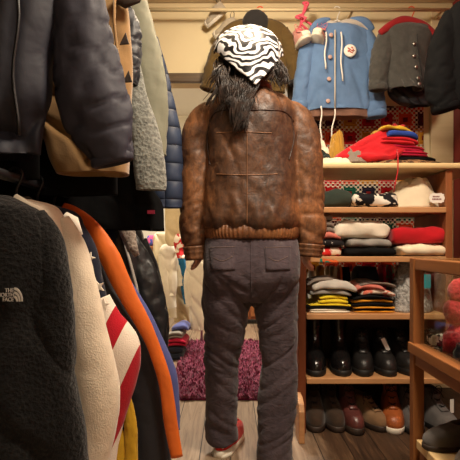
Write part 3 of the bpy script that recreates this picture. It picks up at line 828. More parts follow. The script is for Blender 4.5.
# ---- folded clothes
def slab(mb, x0, x1, y0, y1, z0, z1, seed, wob=.006, n=26, m=20):
    rings = []
    cx, hx = (x0+x1)/2, (x1-x0)/2; cy, hy = (y0+y1)/2, (y1-y0)/2; cz, hz = (z0+z1)/2, (z1-z0)/2
    for i in range(n+1):
        u = -1+2*i/n; x = cx+hx*math.sin(u*PI/2)*1.0
        uu = abs(math.sin(u*PI/2)); k = (1-uu**7)**(1/5) if uu < 1 else 0.02; k = max(k, .03)
        r = []
        for j in range(m):
            a = 2*PI*j/m; c, s = math.cos(a), math.sin(a)
            y = cy+(hy*(.6+.4*k))*math.copysign(abs(c)**.35, c)
            z = cz+hz*k*math.copysign(abs(s)**.6, s)
            d = wob*nz(x*14+seed, y*14, seed)+wob*.5*nz(x*33, y*33, seed+4)
            dz = d if s > 0 else d*.4*0
            r.append(V((x+wob*.8*nz(y*12, z*20, seed), y+wob*1.2*nz(x*16, z*25, seed+8), z+dz*abs(s))))
        rings.append(r)
    mb.loft(rings)
SEED = [0.]
def folded_at(name, label, cat, x0, x1, y0, y1, z0, z1, mat, layers=2, group=None, wob=.008, mats=None, extra=None, zb=None):
    SEED[0] += 5.3; mb = MB(); h = (z1-z0)/layers
    R_ = random.Random(SEED[0])
    for i in range(layers):
        if mats: mb.mi = i % len(mats)
        e = R_.uniform(0, .022)
        slab(mb, x0+R_.uniform(-.004, .016), x1-R_.uniform(-.004, .016), y0+e, y1, z0+h*i-(.0015 if i else 0), z0+h*(i+1), SEED[0]+i*2, wob*(1 if i == layers-1 else .25))
    if zb is not None:
        hx = (x1-x0)/2; xm = (x0+x1)/2
        for q in mb.v:
            u = min(1, abs(q.x-xm)/hx); q.z = zb+(q.z-zb)*(1.02-.16*u**3+.14*nz(q.x*8, q.y*6, zb*9))
    c = V(((x0+x1)/2, (y0+y1)/2, z0))
    mb.v = [q-c for q in mb.v]
    o = mb.build(name, mats or mat, None); o.location = c
    return tag(o, label, cat, group)
def stack(z, items, D=SD+.015, depth=.26, group=None):
    """items bottom to top: (name,label,cat, pl, pr, h_px, mat, layers[, opts])"""
    out = []; zb = z
    for it in items:
        nme, lab, cat, pl, pr, hp, mt, ly = it[:8]; op = it[8] if len(it) > 8 else {}
        d = op.get('D', D); h = hp/F*d
        mats = mt if isinstance(mt, list) else None
        out.append(folded_at(nme, lab, cat, (pl-X0)/F*d, (pr-X0)/F*d, d, d+op.get('depth', depth), z, z+h, mt, ly, group, op.get('wob', .009), mats, None, zb)); z += h-.001
    return out
def sx_(px): return (px-X0)/F*SD
def heap(name, label, cat, pl, pr, hp, D, depth, z, mat, seed, rid=.5, group=None, p=2.4, lean=0, ridx=13):
    """a loose draped garment: mound with ridged folds"""
    x0, x1 = (pl-X0)/F*D, (pr-X0)/F*D; h = hp/F*D; n, m_ = 64, 40; rings = []
    cx, cy = (x0+x1)/2, D+depth/2
    for i in range(1, m_+1):
        r = i/m_; ring = []
        for k in range(n):
            a = 2*PI*k/n
            q = r*(1+.08*nz(math.cos(a)*2+seed, math.sin(a)*2, 1))
            x, y = q*math.cos(a), q*math.sin(a)
            zz = h*(1-r**p)*(1+lean*x)
            fold = abs(nz(x*2.2+seed, y*3+x*1.5, seed))*1.5
            zz = zz*(1-rid*.5+rid*fold)+.004*(1-r**6)*(1+nz(x*ridx, y*ridx, seed))
            ring.append(V((cx+x*(x1-x0)/2, cy+y*depth/2, z+max(zz, 0))))
        rings.append(ring)
    last = rings[-1]
    for q in last: q.z = z
    b = MB(); b.loft(rings, True, True)
    c = V((cx, cy, z)); b.v = [q-c for q in b.v]
    o = b.build(name, mat, None); o.location = c; return tag(o, label, cat, group)

# shelf 3 (between the second and third boards)
stack(Z3, [('folded_sweater', 'black folded sweater at the bottom of the stack, under the grey one', 'sweater', 345, 399, 9, M['black'], 1),
           ('folded_sweater', 'grey folded sweater between the black one and the fluffy white one', 'sweater', 347, 393, 9, M['grey_c'], 1, {'wob': .014}),
           ('folded_sweater', 'fluffy off-white folded sweater topping the grey and black stack', 'sweater', 337, 396, 17, M['offwhite'], 1, {'wob': .022})], group='folded sweaters on the middle shelf')
stack(Z3, [('folded_sweater', 'cream folded sweater directly under the bright red one', 'sweater', 398, 452, 12, M['cream_c'], 1, {'wob': .016, 'D': SD-.0}),
           ('folded_sweater', 'bright red folded sweater lying on top of a cream one', 'sweater', 391, 453, 17.5, M['red'], 1, {'wob': .018})], group='folded sweaters on the middle shelf')
stack(Z3, [('folded_scarf', 'red and white printed folded cloth under the black dotted one', 'cloth', 321, 346, 9, M['redprint'], 1),
           ('folded_scarf', 'black dotted folded cloth on the red and white printed one', 'cloth', 321, 345, 8, M['dotprint'], 1),
           ('folded_scarf', 'thin salmon folded cloth over the black dotted cloth', 'cloth', 320, 344, 6, M['pink'], 1),
           ('folded_sweater', 'taupe folded sweater on top of the printed cloths beside the sleeve', 'sweater', 322, 337, 17, M['taupe'], 3)], group='printed cloths on the middle shelf', D=SD+.02, depth=.2)
# shelf 2
stack(Z2, [('folded_sweater', 'dark green folded sweater beside the black and white print', 'sweater', 318, 355, 18, M['dkgreen'], 1, {'wob': .012})])
stack(Z2, [('folded_sweater', 'black and white printed folded sweater on the upper shelf', 'sweater', 354, 400, 15, M['bwprint'], 1, {'wob': .016})])
cw = heap('folded_sweater', 'bulky cream sweater with a white price tag on the upper shelf', 'sweater', 388, 449, 29, SD+.02, .25, Z2, M['cream_c'], 4.4, .25, None, 3.6, .35)
b = MB(); tgc = U(437, 198, SD+.016)
rr = []
for i in range(40):
    a = 2*PI*i/40; q = 1+.06*math.cos(10*a); rr.append((math.copysign(abs(math.cos(a))**.5, math.cos(a))*.032*q, math.copysign(abs(math.sin(a))**.6, math.sin(a))*.021*q))
b.loft([[tgc+V((x, y, z)) for x, z in rr] for y in (.0, .0015)])
tgo = b.build('price_tag', M['white'], cw, smooth=False)
b = MB()
for k, (x0, x1, z) in enumerate(((-.018, .012, .006), (-.02, .02, -.005))):
    n_ = 5 if k == 0 else 6
    for i in range(n_):
        xa = lerp(x0, x1, i/n_); b.box(tgc.x+xa, tgc.x+xa+(x1-x0)/n_*.7, tgc.y-.001, tgc.y, tgc.z+z-.003, tgc.z+z+.003)
b.build('lettering', plain('dark_red_print', C(110, 24, 40), .6), tgo, smooth=False)
# top of the unit
tag(heap('animal_print_cloth', 'flat brown animal print cloth spread on the unit top under the red pile', 'cloth', 352, 468, 5, SD+.005, .3, Z1, M['leopard'], 2.2, .3, None, 6), 'flat brown animal print cloth spread on the unit top under the red pile', 'cloth')
zt = Z1+.016
heap('crochet_mat', 'small cream knitted cloth on the left end of the unit top', 'cloth', 318, 356, 6, SD+.0, .1, Z1, M['cream_c'], 3.1, .4, None, 4)
heap('beanie', 'dark green cap on the left end of the unit top', 'cap', 314, 337, 16, SD+.11, .14, Z1, M['bottle'], 5.5, .3, None, 2.6)
heap('grey_scarf', 'grey marled scarf bundled in front of the red pile', 'scarf', 346, 370, 13, SD+.01, .1, Z1+.008, M['taupe'], 6.5, .7)
stack(zt, [('folded_shirt', 'black folded shirt under the crimson ones at the right of the pile', 'shirt', 372, 443, 7, M['black'], 1, {'wob': .009}),
           ('folded_shirt', 'lower crimson folded shirt lying on the black one', 'shirt', 372, 434, 6, M['crimson'], 2, {'wob': .006}),
           ('folded_shirt', 'upper crimson folded shirt just below the bright red one', 'shirt', 374, 428, 6, M['crimson'], 2, {'wob': .008}),
           ('folded_shirt', 'scarlet folded shirt below the yellow and blue ones', 'shirt', 378, 420, 8, M['red'], 2, {'wob': .012}),
           ('folded_shirt', 'blue folded shirt peeking out below the yellow one', 'shirt', 386, 421, 7, M['blue'], 1, {'wob': .012}),
           ('folded_shirt', 'yellow folded shirt at the top of the pile', 'shirt', 381, 416, 5, M['yellow'], 1, {'wob': .014})], D=SD+.06, depth=.2, group='folded shirts piled on the unit top')
b = MB()
for k in range(6):
    x_, y_ = 3*k, 4.6*k
    q = [(336+x_*1.2, 160.5-max(0, k-2)*.0, 0), (348+x_, 153+y_*.55, .01), (366+x_, 143+y_*.75, .03), (386+x_*.8, 133+y_*.85, .06), (403+x_*.3, 127+y_, .1)]
    pp = [sample(q, i/20) for i in range(21)]
    b.tube([U(x, min(y, 158), SD+.045+d+.01*k*0-.006*k+.03) for x, y, d in pp], [.012+.012*math.sin(PI*(i+3)/24) for i in range(21)], 14, 1.6, V((0, 1, 0)), False, lambda t_, a_: .2*nz(math.cos(a_)*2+k, math.sin(a_)*2, t_*6))
c = V((sx_(368), SD+.12, zt)); 
o = b.build('draped_sweater', M['red'], None)
remeshed(o, .006, 3, lambda p, n: .004*nz(p.x*25, p.y*25, p.z*30))
for v in o.data.vertices: v.co = v.co-c
o.location = c
tag(o, 'large red sweater draped in diagonal folds at the left of the pile', 'sweater')
heap('draped_sweater', 'dark red sweater bunched behind the yellow shirt', 'sweater', 372, 424, 41, SD+.17, .17, zt-.004, M['redfelt'], 4.3, .3, None, 2.6, .1)
heap('mustard_cloth', 'mustard knitted hat behind the dark green cap', 'hat', 330, 350, 40, SD+.22, .12, Z1, M['mustard'], 7.7, .3, None, 3.5)
heap('white_hat', 'off-white cloth hat beside the leather sleeve on the unit top', 'hat', 310, 335, 30, SD+.25, .1, Z1, M['offwhite'], 8.7, .3, None, 3.5)
# dangling red cord from the pile over the shelf
b = MB(); b.tube([U(397, 150, SD+.05), U(398, 156, SD-.02), U(398, 170, SD-.022), U(395, 185, SD-.022), U(394, 192, SD-.02)], .0025, 6)
tag(b.build('red_cord', M['red'], None), 'thin red cord hanging from the pile over the pale top board', 'cord')
# shelf 4
stack(Z4, [('folded_shirt', 'cream folded shirt at the bottom of the left stack, under the yellow ones', 'shirt', 308, 352, 4.5, M['offwhite'], 2),
           ('folded_shirt', 'dark folded shirt with a yellow edge low in the left stack', 'shirt', 306, 352, 5, [M['black'], M['lemon']], 2),
           ('folded_shirt', 'yellow folded shirt below the light grey ones in the left stack', 'shirt', 318, 352, 8.5, M['lemon'], 2),
           ('folded_sweater', 'light grey folded sweater just above the yellow shirt', 'sweater', 308, 355, 5.5, M['grey_c'], 1),
           ('folded_sweater', 'thick pale grey folded sweater near the top of the left stack', 'sweater', 312, 357, 8, M['lightgrey'], 1, {'wob': .016}),
           ('folded_sweater', 'taupe folded sweater topping the left stack under the hand', 'sweater', 310, 340, 3, M['taupe'], 1, {'wob': .01})], D=SD+.015, depth=.24, group='clothes stacked on the lower shelf')
stack(Z4, [('folded_shirt', 'amber folded shirt with a black middle, lowest of the right stack', 'shirt', 353, 399, 7, [M['amber'], M['black'], M['amber']], 3),
           ('folded_shirt', 'black folded shirt with an amber edge, second of the right stack', 'shirt', 353, 398, 7.5, [M['black'], M['amber']], 2, {'wob': .01}),
           ('folded_shirt', 'black folded shirt in the middle of the right stack under the pink print', 'shirt', 354, 394, 4, M['black'], 1),
           ('folded_shirt', 'pink and white printed folded shirt near the top of the right stack', 'shirt', 360, 398, 6, M['pinkprint'], 1, {'wob': .012}),
           ('folded_sweater', 'salmon pink folded sweater at the left top of the right stack', 'sweater', 356, 388, 5, M['pink'], 1, {'wob': .012}),
           ('folded_sweater', 'taupe folded cloth topping the right stack', 'cloth', 360, 400, 3, M['taupe'], 1, {'wob': .012})], D=SD+.015, depth=.22, group='clothes stacked on the lower shelf')
fb = heap('film_bag', 'crinkled silver film bag at the right end of the lower shelf', 'bag', 396, 442, 44, SD+.02, .22, Z4, M['silver'], 3.9, .7, None, 3.2)
b = MB(); q = U(425, 281, SD+.03); b.box(q.x-.02, q.x+.02, q.y-.012, q.y-.009, q.z-.03, q.z+.03); b.build('card_tag', M['teal'], fb, smooth=False)
# upright spines behind the stacks on shelf 4
R2 = random.Random(3); x = (309-X0)/F*2.34
spine = [('white', M['offwhite']), ('yellow', M['mustard']), ('beige', M['beige']), ('pale', M['lightgrey']), ('orange', M['orange']), ('black', M['black'])]
xs = [(311, 317), (317, 326), (326, 332), (332, 338), (338, 344), (345, 352)]
for (nm, mt), (a, c) in zip(spine, xs):
    folded_at('upright_folded_shirt', nm+' folded shirt standing upright behind the grey stack', 'shirt', (a-X0)/F*2.3, (c-X0)/F*2.26, 2.26, 2.38, Z4, sz(266, 2.3), mt, 1, 'upright shirts behind the left stack')
folded_at('folded_jeans', 'navy folded jeans standing upright behind the pink stack', 'jeans', (353-X0)/F*2.3, (382-X0)/F*2.26, 2.26, 2.38, Z4, sz(266, 2.3), M['navy'], 1)
for (nm, mt), (a, c) in zip([('crimson', M['crimson']), ('multicoloured', M['floral']), ('pale printed', M['pinkprint']), ('red', M['redfelt'])], [(383, 388), (388, 396), (396, 402), (402, 407)]):
    folded_at('magazine', nm+' magazine standing upright behind the right stack', 'magazine', (a-X0)/F*2.3, (c-X0)/F*2.26, 2.26, 2.38, Z4, sz(265, 2.3), mt, 1, 'magazines on the lower shelf', .001)
# border strip hanging under shelf 3
folded_at('printed_scarf', 'orange and teal printed scarf end hanging over the shelf edge beside the hand', 'scarf', (319-X0)/F*SD, (346-X0)/F*SD, SD-.012, SD-.002, Z3-.026, Z3-.002, M['tealprint'], 1)

# ---- shoes
M['bootblack'] = leather('polished_black_leather', C(22, 20, 20), .16, .6)
M['shoeblack'] = leather('black_leather', C(33, 31, 30), .4, .5)
M['suedebrown'] = fabric('dark_brown_suede', C(58, 44, 33), .2, 20, .85, .3)
M['burgundy'] = leather('burgundy_leather', C(86, 46, 42), .35, .5)
M['tansuede'] = fabric('tan_suede', C(134, 104, 74), .15, 20, .9, .3)
M['cognac'] = leather('cognac_leather', C(156, 84, 42), .42, .45)
M['greysuede'] = fabric('grey_suede', C(92, 88, 86), .15, 20, .85, .3)
M['greyfelt'] = fabric('grey_felt', C(128, 122, 118), .15, 30, .95, .4)
def sx(px, D): return (px-X0)/F*D
G = 'black boots on the shoe shelf'
d0 = SD+.155
bt = make_shoe('boot', 'polished black tall boot at the left end of the shoe shelf', 'boot', (sx(318, d0-.08), d0, Z5), -.12, .27, .1, TALL, M['bootblack'], M['sole_black'], None, .022, G, tab=M['shoeblack'])
dup(bt, (sx(344, d0-.08), d0+.005, Z5), (0, 0, -.1), 'polished black tall boot second from the left on the shoe shelf')
bt = make_shoe('boot', 'black laced ankle boot beside the tall polished boots', 'boot', (sx(367, d0-.08), d0, Z5), -.2, .27, .1, MID, M['shoeblack'], M['sole_black'], M['lace_black'], .024, G)
make_shoe('boot', 'black laced ankle boot with a white price tag tucked in', 'boot', (sx(388, d0-.08), d0+.0, Z5), -.05, .27, .098, MID, M['shoeblack'], M['sole_black'], M['lace_black'], .024, G, tag_=(.0, -.055, .125, -.45))
dup(bt, (sx(408, d0-.08), d0+.01, Z5), (0, 0, .1), 'black laced ankle boot partly behind the cabinet post')
dup(bt, (sx(437, d0-.08), d0+.01, Z5), (0, 0, .3), 'black laced ankle boot at the right end of the shoe shelf')
G = 'shoes on the floor under the shelves'
fz = 0.0
def fsh(px, d, rz, label, up, sole, lace, prof=LOW, **k):
    return make_shoe('shoe', label, 'shoe', (sx(px, d-.1), d, fz), rz, k.pop('L', .27), k.pop('W', .1), prof, up, sole, lace, k.pop('sh', .022), G, **k)
fd = 2.20
a = fsh(318, fd, -.1, 'dark brown suede shoe nearest the shelf side panel', M['suedebrown'], M['sole_brown'], M['lace_black'], MID)
dup(a, (sx(336, fd-.1), fd, 0), (0, 0, .05), 'dark brown suede shoe beside the burgundy shoe')
fsh(354.5, fd-.03, .08, 'burgundy leather shoe with a thick dark sole', M['burgundy'], M['sole_brown'], M['lace_black'], MID, W=.098, sh=.026)
fsh(373, fd, .32, 'tan suede shoe between the burgundy and cognac ones', M['tansuede'], M['sole_brown'], M['lace_black'], LOW, W=.1)
fsh(399, fd-.02, -.2, 'cognac leather ankle shoe with a white sole', M['cognac'], M['sole_white'], M['lace_black'], MID, W=.11, sh=.022, tab=M['cognac'])
fsh(418, fd-.04, -.1, 'grey suede trainer half behind the cabinet post', M['greysuede'], M['sole_black'], M['lace_black'], MID, W=.1)
fsh(445, fd-.05, .25, 'grey suede trainer with black laces and a white price tag', M['greysuede'], M['sole_black'], M['lace_black'], MID, W=.11, tag_=(.040, -.06, .105, 0))

# ================================================================== GLASS CABINET
CX0, CX1, CY0, CY1 = .566, 1.02, .62, 1.515
CT, CM0, CM1, CM2 = sz(258, 1.5), sz(364, 1.49), sz(354, 1.49), sz(343, 1.49)
cab = thing('display_cabinet', 'brown wooden glass display cabinet at the right edge in front of the shelves', 'cabinet', ((CX0+CX1)/2, (CY0+CY1)/2, 0))
def cb(name, mat, *bx): return board(name, mat, *bx, parent=cab, bevel=.003)
for x in (CX0, CX1-.042):
    for y in (CY0, CY1-.042): cb('post', M['cab'], x, x+.034, y+(.008 if y > 1 else 0), y+.042, 0, CT)
for x in (CX0, CX1-.042):
    cb('top_rail', M['cabh'], x+.001, x+.041, CY0+.042, CY1-.042, CT-.036, CT-.001)
    cb('middle_rail', M['cabh'], x-.006, x+.036, CY0+.042, CY1-.0, CM1+.002, CM2)
    cb('lower_rail', M['cabh'], x+.002, x+.04, CY0+.042, CY1-.042, CM0, CM1)
    cb('glass_pane', M['glass'], x+.018, x+.022, CY0+.042, CY1-.042, CM2, CT-.036)
for y in (CY0, CY1-.042):
    cb('top_rail', M['cab'], CX0+.042, CX1-.042, y+.001, y+.041, CT-.036, CT-.001)
    cb('lower_rail', M['cab'], CX0+.042, CX1-.042, y+.002, y+.04, CM0, CM2-.02)
    cb('glass_pane', M['glass'], CX0+.042, CX1-.042, y+.018, y+.022, CM2-.02, CT-.036)
M['greenmat'] = fabric('green_felt_base', C(96, 124, 80), .1)
cb('case_floor', M['greenmat'], CX0+.042, CX1-.042, CY0+.042, CY1-.042, CM1-.02, CM1)
cb('glass_top', M['glass'], CX0+.01, CX1-.01, CY0+.01, CY1-.01, CT, CT+.004)
ZP = sz(439, 1.47)
cb('bottom_shelf', M['plank'], CX0+.004, CX1-.05, CY0+.05, CY1-.045, ZP-.028, ZP)
for y in (CY0+.1, CY1-.1): cb('shelf_support', M['cab'], CX0+.008, CX1-.05, y, y+.04, ZP-.07, ZP-.029)
cz = CM1
# in the case
def plush():
    c = V((.705, 1.385, cz))
    t = thing('plush_toy', 'red fluffy plush flower with a pale centre inside the glass cabinet', 'toy', c)
    b = MB(); b.ball(c+V((0, 0, .06)), .05, .036, .06, 24, 16, lambda d: .12*nz(d.x*3, d.y*3, d.z*3)); b.build('body', M['plush'], t)
    for k in range(6):
        a = 2*PI*k/6+.3; b = MB(); b.ball(c+V((.058*math.cos(a), -.012, .165+.058*math.sin(a))), .040, .026, .040, 18, 12, lambda d: .1*nz(d.x*4+k, d.y*4, d.z*4)); b.build('petal', M['plush'], t)
    b = MB(); b.ball(c+V((0, -.038, .165)), .02, .012, .02, 14, 10); b.build('flower_centre', M['offwhite'], t)
    b = MB(); b.tube([c+V((-.04, -.005, .10)), c+V((-.07, -.01, .07)), c+V((-.078, -.01, .022))], [.028, .026, .018], 14); b.build('leaf', M['plush'], t)
plush()
folded_at('folded_scarf', 'lower black and white woven scarf folded inside the glass cabinet', 'scarf', .604, .70, 1.428, 1.470, cz, cz+.034, M['bwgeo'], 1, 'woven scarves in the cabinet')
folded_at('folded_scarf', 'upper black and white woven scarf folded inside the glass cabinet', 'scarf', .604, .695, 1.428, 1.470, cz+.0345, cz+.068, M['bwgeo'], 1, 'woven scarves in the cabinet')
b = MB(); c = V((.640, 1.30, cz)); prof = [(0, .0), (.03, .0), (.034, .01), (.034, .05), (.026, .062), (.026, .07), (.022, .07), (.022, .05), (0, .05)]
b.loft([[c+V((r*math.cos(2*PI*k/24), r*math.sin(2*PI*k/24), z)) for k in range(24)] for r, z in prof[1:-1]])
tag(b.build('dark_jar', plain('dark_glazed_jar', C(44, 46, 56), .2), None), 'small dark round jar in front of the plush toy in the cabinet', 'jar')
G = 'grey felt slippers on the cabinet shelf'
a = make_shoe('slipper', 'grey felt slipper at the back of the pale cabinet shelf', 'slipper', (.672, 1.42, ZP), -1.35, .22, .085, SLIP, M['greysuede'], M['sole_brown'], None, .012, G, heel=False)
make_shoe('slipper', 'pale grey felt slipper at the front of the cabinet shelf', 'slipper', (.70, 1.29, ZP), -1.25, .22, .085, SLIP, M['greyfelt'], M['sole_brown'], None, .012, G, heel=False)

# ================================================================== JACKETS ON THE WALL RAIL
def pt(px, py, D): return U(px, py, D)
# denim hooded jacket
D = 2.56
t = garment('denim_jacket', 'pale blue denim hooded jacket with a round badge and white drawstrings', 'jacket', D, M['denim'],
            [(24, 320, 352, .5), (28, 314, 362, .9), (36, 309, 369), (60, 308, 371), (90, 305, 371), (104, 303, 371), (111, 304, 370)], .055,
            [[(364, 33, 8), (371, 52, 10), (374, 80, 10.5), (375, 104, 11), (376, 117, 10)], [(314, 34, 8), (307, 55, 9), (303, 80, 9), (301, 100, 9), (300, 108, 8)]], M['denim'], amp=.012)
body_mb(D+.0, [(108, 306, 368), (112, 305.5, 368.5), (118, 306, 368)], .046, .006, 8., rows=10).build('hem_band', M['brownfleece'], t)
b = MB()
for z0, pts in ((0, [(318, 30), (326, 24), (338, 27), (350, 24), (362, 25), (370, 31)]),):
    q = [sample(pts, i/24) for i in range(25)]; b.tube([pt(x, y, D-.015) for x, y in q], [.006+.022*math.sin(PI*i/24) for i in range(25)], 14, 1.0, V((0, 1, 0)), False, lambda t_, a_: .15*nz(math.cos(a_)*2, math.sin(a_)*2, t_*9))
b.build('hood', M['lightgrey'], t)
b = MB()
q = [sample([(310, 34), (318, 24), (330, 20)], i/12) for i in range(13)]; b.tube([pt(x, y, D-.02) for x, y in q], [.012+.012*math.sin(PI*i/12) for i in range(13)], 12); b.build('hood_edge', M['denim'], t); b = MB()
q = [sample([(350, 20), (364, 22), (373, 30)], i/12) for i in range(13)]; b.tube([pt(x, y, D-.02) for x, y in q], [.012+.012*math.sin(PI*i/12) for i in range(13)], 12)
b.build('hood_edge', M['denim'], t)
b = MB(); b.tube([pt(335, y, D-.064) for y in (30, 45, 60, 75, 90, 109)], .004, 8); b.build('placket', M['lightgrey'], t)
M['copper'] = plain('dull_copper', C(190, 160, 150), .6, .3, .2)
for px, py in ((331, 35), (330, 57), (329, 79), (328, 101)): disc_mb(pt(px, py, D-.064), .011, .004).build('button', M['copper'], t)
for px0, y0, px1, y1 in ((326, 32, 325, 69), (341, 32, 342, 81), (321, 106, 321, 141), (335, 109, 331, 143)):
    line_mb([pt(lerp(px0, px1, k/8)+.8*math.sin(k), lerp(y0, y1, k/8), D-.076) for k in range(9)], .004).build('drawstring', M['white'], t)
bd = pt(350, 51, D-.06); bo = disc_mb(bd, .033, .008, 24).build('badge', M['white'], t)
b = MB()
for k in range(5):
    a = k*1.25; q = bd+V((.012*math.cos(a), -.009, .013*math.sin(a))); b.tube([q, q+V((.006*math.sin(a*2), 0, .006)), q+V((.009, 0, -.002))], .0026, 6)
b.tube([bd+V((-.015, -.009, -.004)), bd+V((0, -.009, .004)), bd+V((.016, -.009, -.006))], .0026, 6)
b.build('badge_print', plain('orange_red_print', C(196, 80, 60), .5), bo)
hanger('white wire hanger holding the denim jacket', pt(337, 9.5, 2.62)+V((0, -.0, .004)), .30, .07, M['white'], None, bar=False)
# grey snap jacket with red collar
D = 2.46
t = garment('snap_jacket', 'charcoal grey wool snap jacket with a red collar on an orange hanger', 'jacket', D, M['greywool'],
            [(24, 392, 424, .5), (29, 384, 432, .9), (36, 381, 433), (55, 386, 426), (75, 387, 424), (86, 388, 424), (89, 390, 423)], .05,
            [[(388, 32, 8.5), (383, 48, 10), (380, 65, 10), (378, 80, 9.5), (378, 90, 8.5)]], M['greywool'], amp=.012)
b = MB()
q = [sample([(380, 33), (391, 26), (404, 21), (418, 24), (428, 29), (439, 38)], i/24) for i in range(25)]
b.tube([pt(x, y, D-.03+.02*math.sin(PI*i/24)) for i, (x, y) in enumerate(q)], [.010+.02*math.sin(PI*min(1, (i+2)/26))*(.75+.25*abs(math.cos(PI*i/24))) for i in range(25)], 14, .8)
b.build('collar', M['redfelt'], t)
for px, py in ((414, 44), (414, 56), (416, 67), (418, 78), (419, 84)): disc_mb(pt(px, py, D-.06), .008, .006).build('snap', M['metal'], t)
b = MB(); b.tube([pt(x, y, D-.053) for x, y in ((417, 34), (418, 50), (421, 68), (423, 88))], .004, 6); b.build('placket', M['darkgreyfelt'], t)
hanger('orange plastic hanger holding the charcoal snap jacket', pt(411.5, 9.5, 2.62)+V((0, 0, .004)), .2, .06, M['orange_pl'], None, -.25)
# quilted black jacket behind/right
D = 2.50
garment('quilted_jacket', 'black quilted jacket hanging between the charcoal jacket and the black coat', 'jacket', 2.53, M['blackquilt'],
        [(34, 412, 440, .6), (40, 404, 444), (70, 392, 440), (92, 388, 436), (103, 398, 434), (106, 408, 430)], .04, [[(438, 42, 9), (434, 62, 10), (430, 85, 10), (428, 100, 8)]], amp=.012)
# black coat, right edge, nearer
D = 1.92
t = garment('black_coat', 'black coat hanging nearest at the top right corner', 'coat', D, M['black'],
            [(2, 458, 490, .6), (10, 450, 505), (40, 444, 510), (80, 442, 512), (105, 446, 512)], .06,
            [[(454, 14, 9), (446, 36, 13), (441, 66, 15), (442, 92, 16), (447, 110, 14)]], M['black'], amp=.015)
rail_thing('coat_hook', 'dark coat hook rail at the right wall holding the black coat', U(470, -4, 1.92), (RX-.002, 1.92, U(470, -4, 1.92).z), .008, M['blackmetal'], (), (0, 0, 0))
# olive jacket behind the head
D = 2.6
t = garment('olive_jacket', 'olive brown wool jacket with dark collar hanging behind the headscarf', 'jacket', D, M['olivegreen'],
            [(20, 238, 274, .5), (25, 228, 284, .9), (34, 222, 288), (60, 222, 288), (85, 224, 286), (92, 226, 285)], .05,
            [[(230, 32, 8), (221, 50, 10), (214, 70, 10), (209, 90, 9)], [(281, 32, 8), (290, 48, 9.5), (295, 65, 9.5), (298, 84, 8.5)]], None, amp=.012)
b = MB(); b.ball(pt(255.5, 23, D-.03), .072, .035, .072, 20, 14, lambda d: .05*nz(d.x*3, d.y*3, d.z*3)); b.build('collar', M['darkgreyfelt'], t)
cuff_mb(D, [(295, 65, 9.5), (298, 84, 8.5)], 4).build('cuff', M['darkgreyfelt'], t); cuff_mb(D, [(214, 70, 10), (209, 90, 9)], 3).build('cuff', M['olivegreen'], t)
hanger('orange plastic hanger holding the olive jacket', pt(260, 9.5, 2.62)+V((0, 0, .004)), .17, .05, M['orange_pl'])
# shoes hung high on the wall
M['shoegrey'] = fabric('grey_canvas', C(172, 160, 140), .1)
G = 'small canvas shoes on the wall'
def wrot(tx, ty): return (Matrix.Rotation(math.radians(tx), 3, 'X') @ Matrix.Rotation(math.radians(ty), 3, 'Y') @ Matrix.Rotation(-PI/2, 3, 'Z')).to_euler()
a = make_shoe('canvas_shoe', 'grey canvas shoe with dark heel, upper of two on the cream wall', 'shoe', U(218, 20, 2.69), 0, .15, .062, LOW, M['shoegrey'], M['sole_white'], None, .014, G, rot=wrot(22, -38), toe_cap=M['offwhite'], tab=M['navy'], heel=False)
dup(a, U(227, 34, 2.68), wrot(18, -22), 'grey canvas shoe, lower of two on the cream wall beside the headscarf')
M['pinklace'] = fabric('pink_ribbon', C(226, 90, 110), .1)
M['pinkcanvas'] = fabric('pink_canvas', C(214, 150, 138), .1)
G = 'small laced shoes on the wall rail'
a = make_shoe('baby_shoe', 'small off-white high shoe with pink laces, left of the hanging pair', 'shoe', U(303, 45, 2.53), 0, .15, .07, MID, M['pinkcanvas'], M['sole_white'], M['pinklace'], .016, G, rot=(math.radians(-8), math.radians(-12), math.radians(15)), toe_cap=M['offwhite'], heel=False)
dup(a, U(317.5, 43, 2.51), (math.radians(-12), math.radians(14), math.radians(-20)), 'small off-white high shoe with pink laces, right of the hanging pair')
b = MB(); q = [(300, 30), (302, 18), (305, 6), (303, 3), (308, 3), (306, 8), (303, 14), (296, 17), (304, 20), (313, 26), (317, 30)]
b.tube([pt(*sample(q, i/50)[:2], 2.585+.0*i) for i in range(51)], .007, 8)
b.tube([pt(x, y, 2.55) for x, y in ((299, 15), (306, 18), (301, 24), (308, 30))], .007, 8)
tag(b.build('lace_loop', M['pinklace'], None), 'pink lace knotted over the wall rail holding the small shoes', 'lace')

# ================================================================== LEFT RACKS
def rack_rail(name, label, x, z, y0, y1, mat):
    return rail_thing(name, label, (x, y0, z), (x, y1, z), .013, mat, (.08, .5, .93), (LX-x, 0, 0))
rack_rail('upper_rail', 'black steel clothes rail high on the left wall', -.56, 1.80, .55, 2.2, M['blackmetal'])
rack_rail('lower_rail', 'black steel clothes rail low on the left wall under the coats', -.53, .975, .55, 2.3, M['blackmetal'])
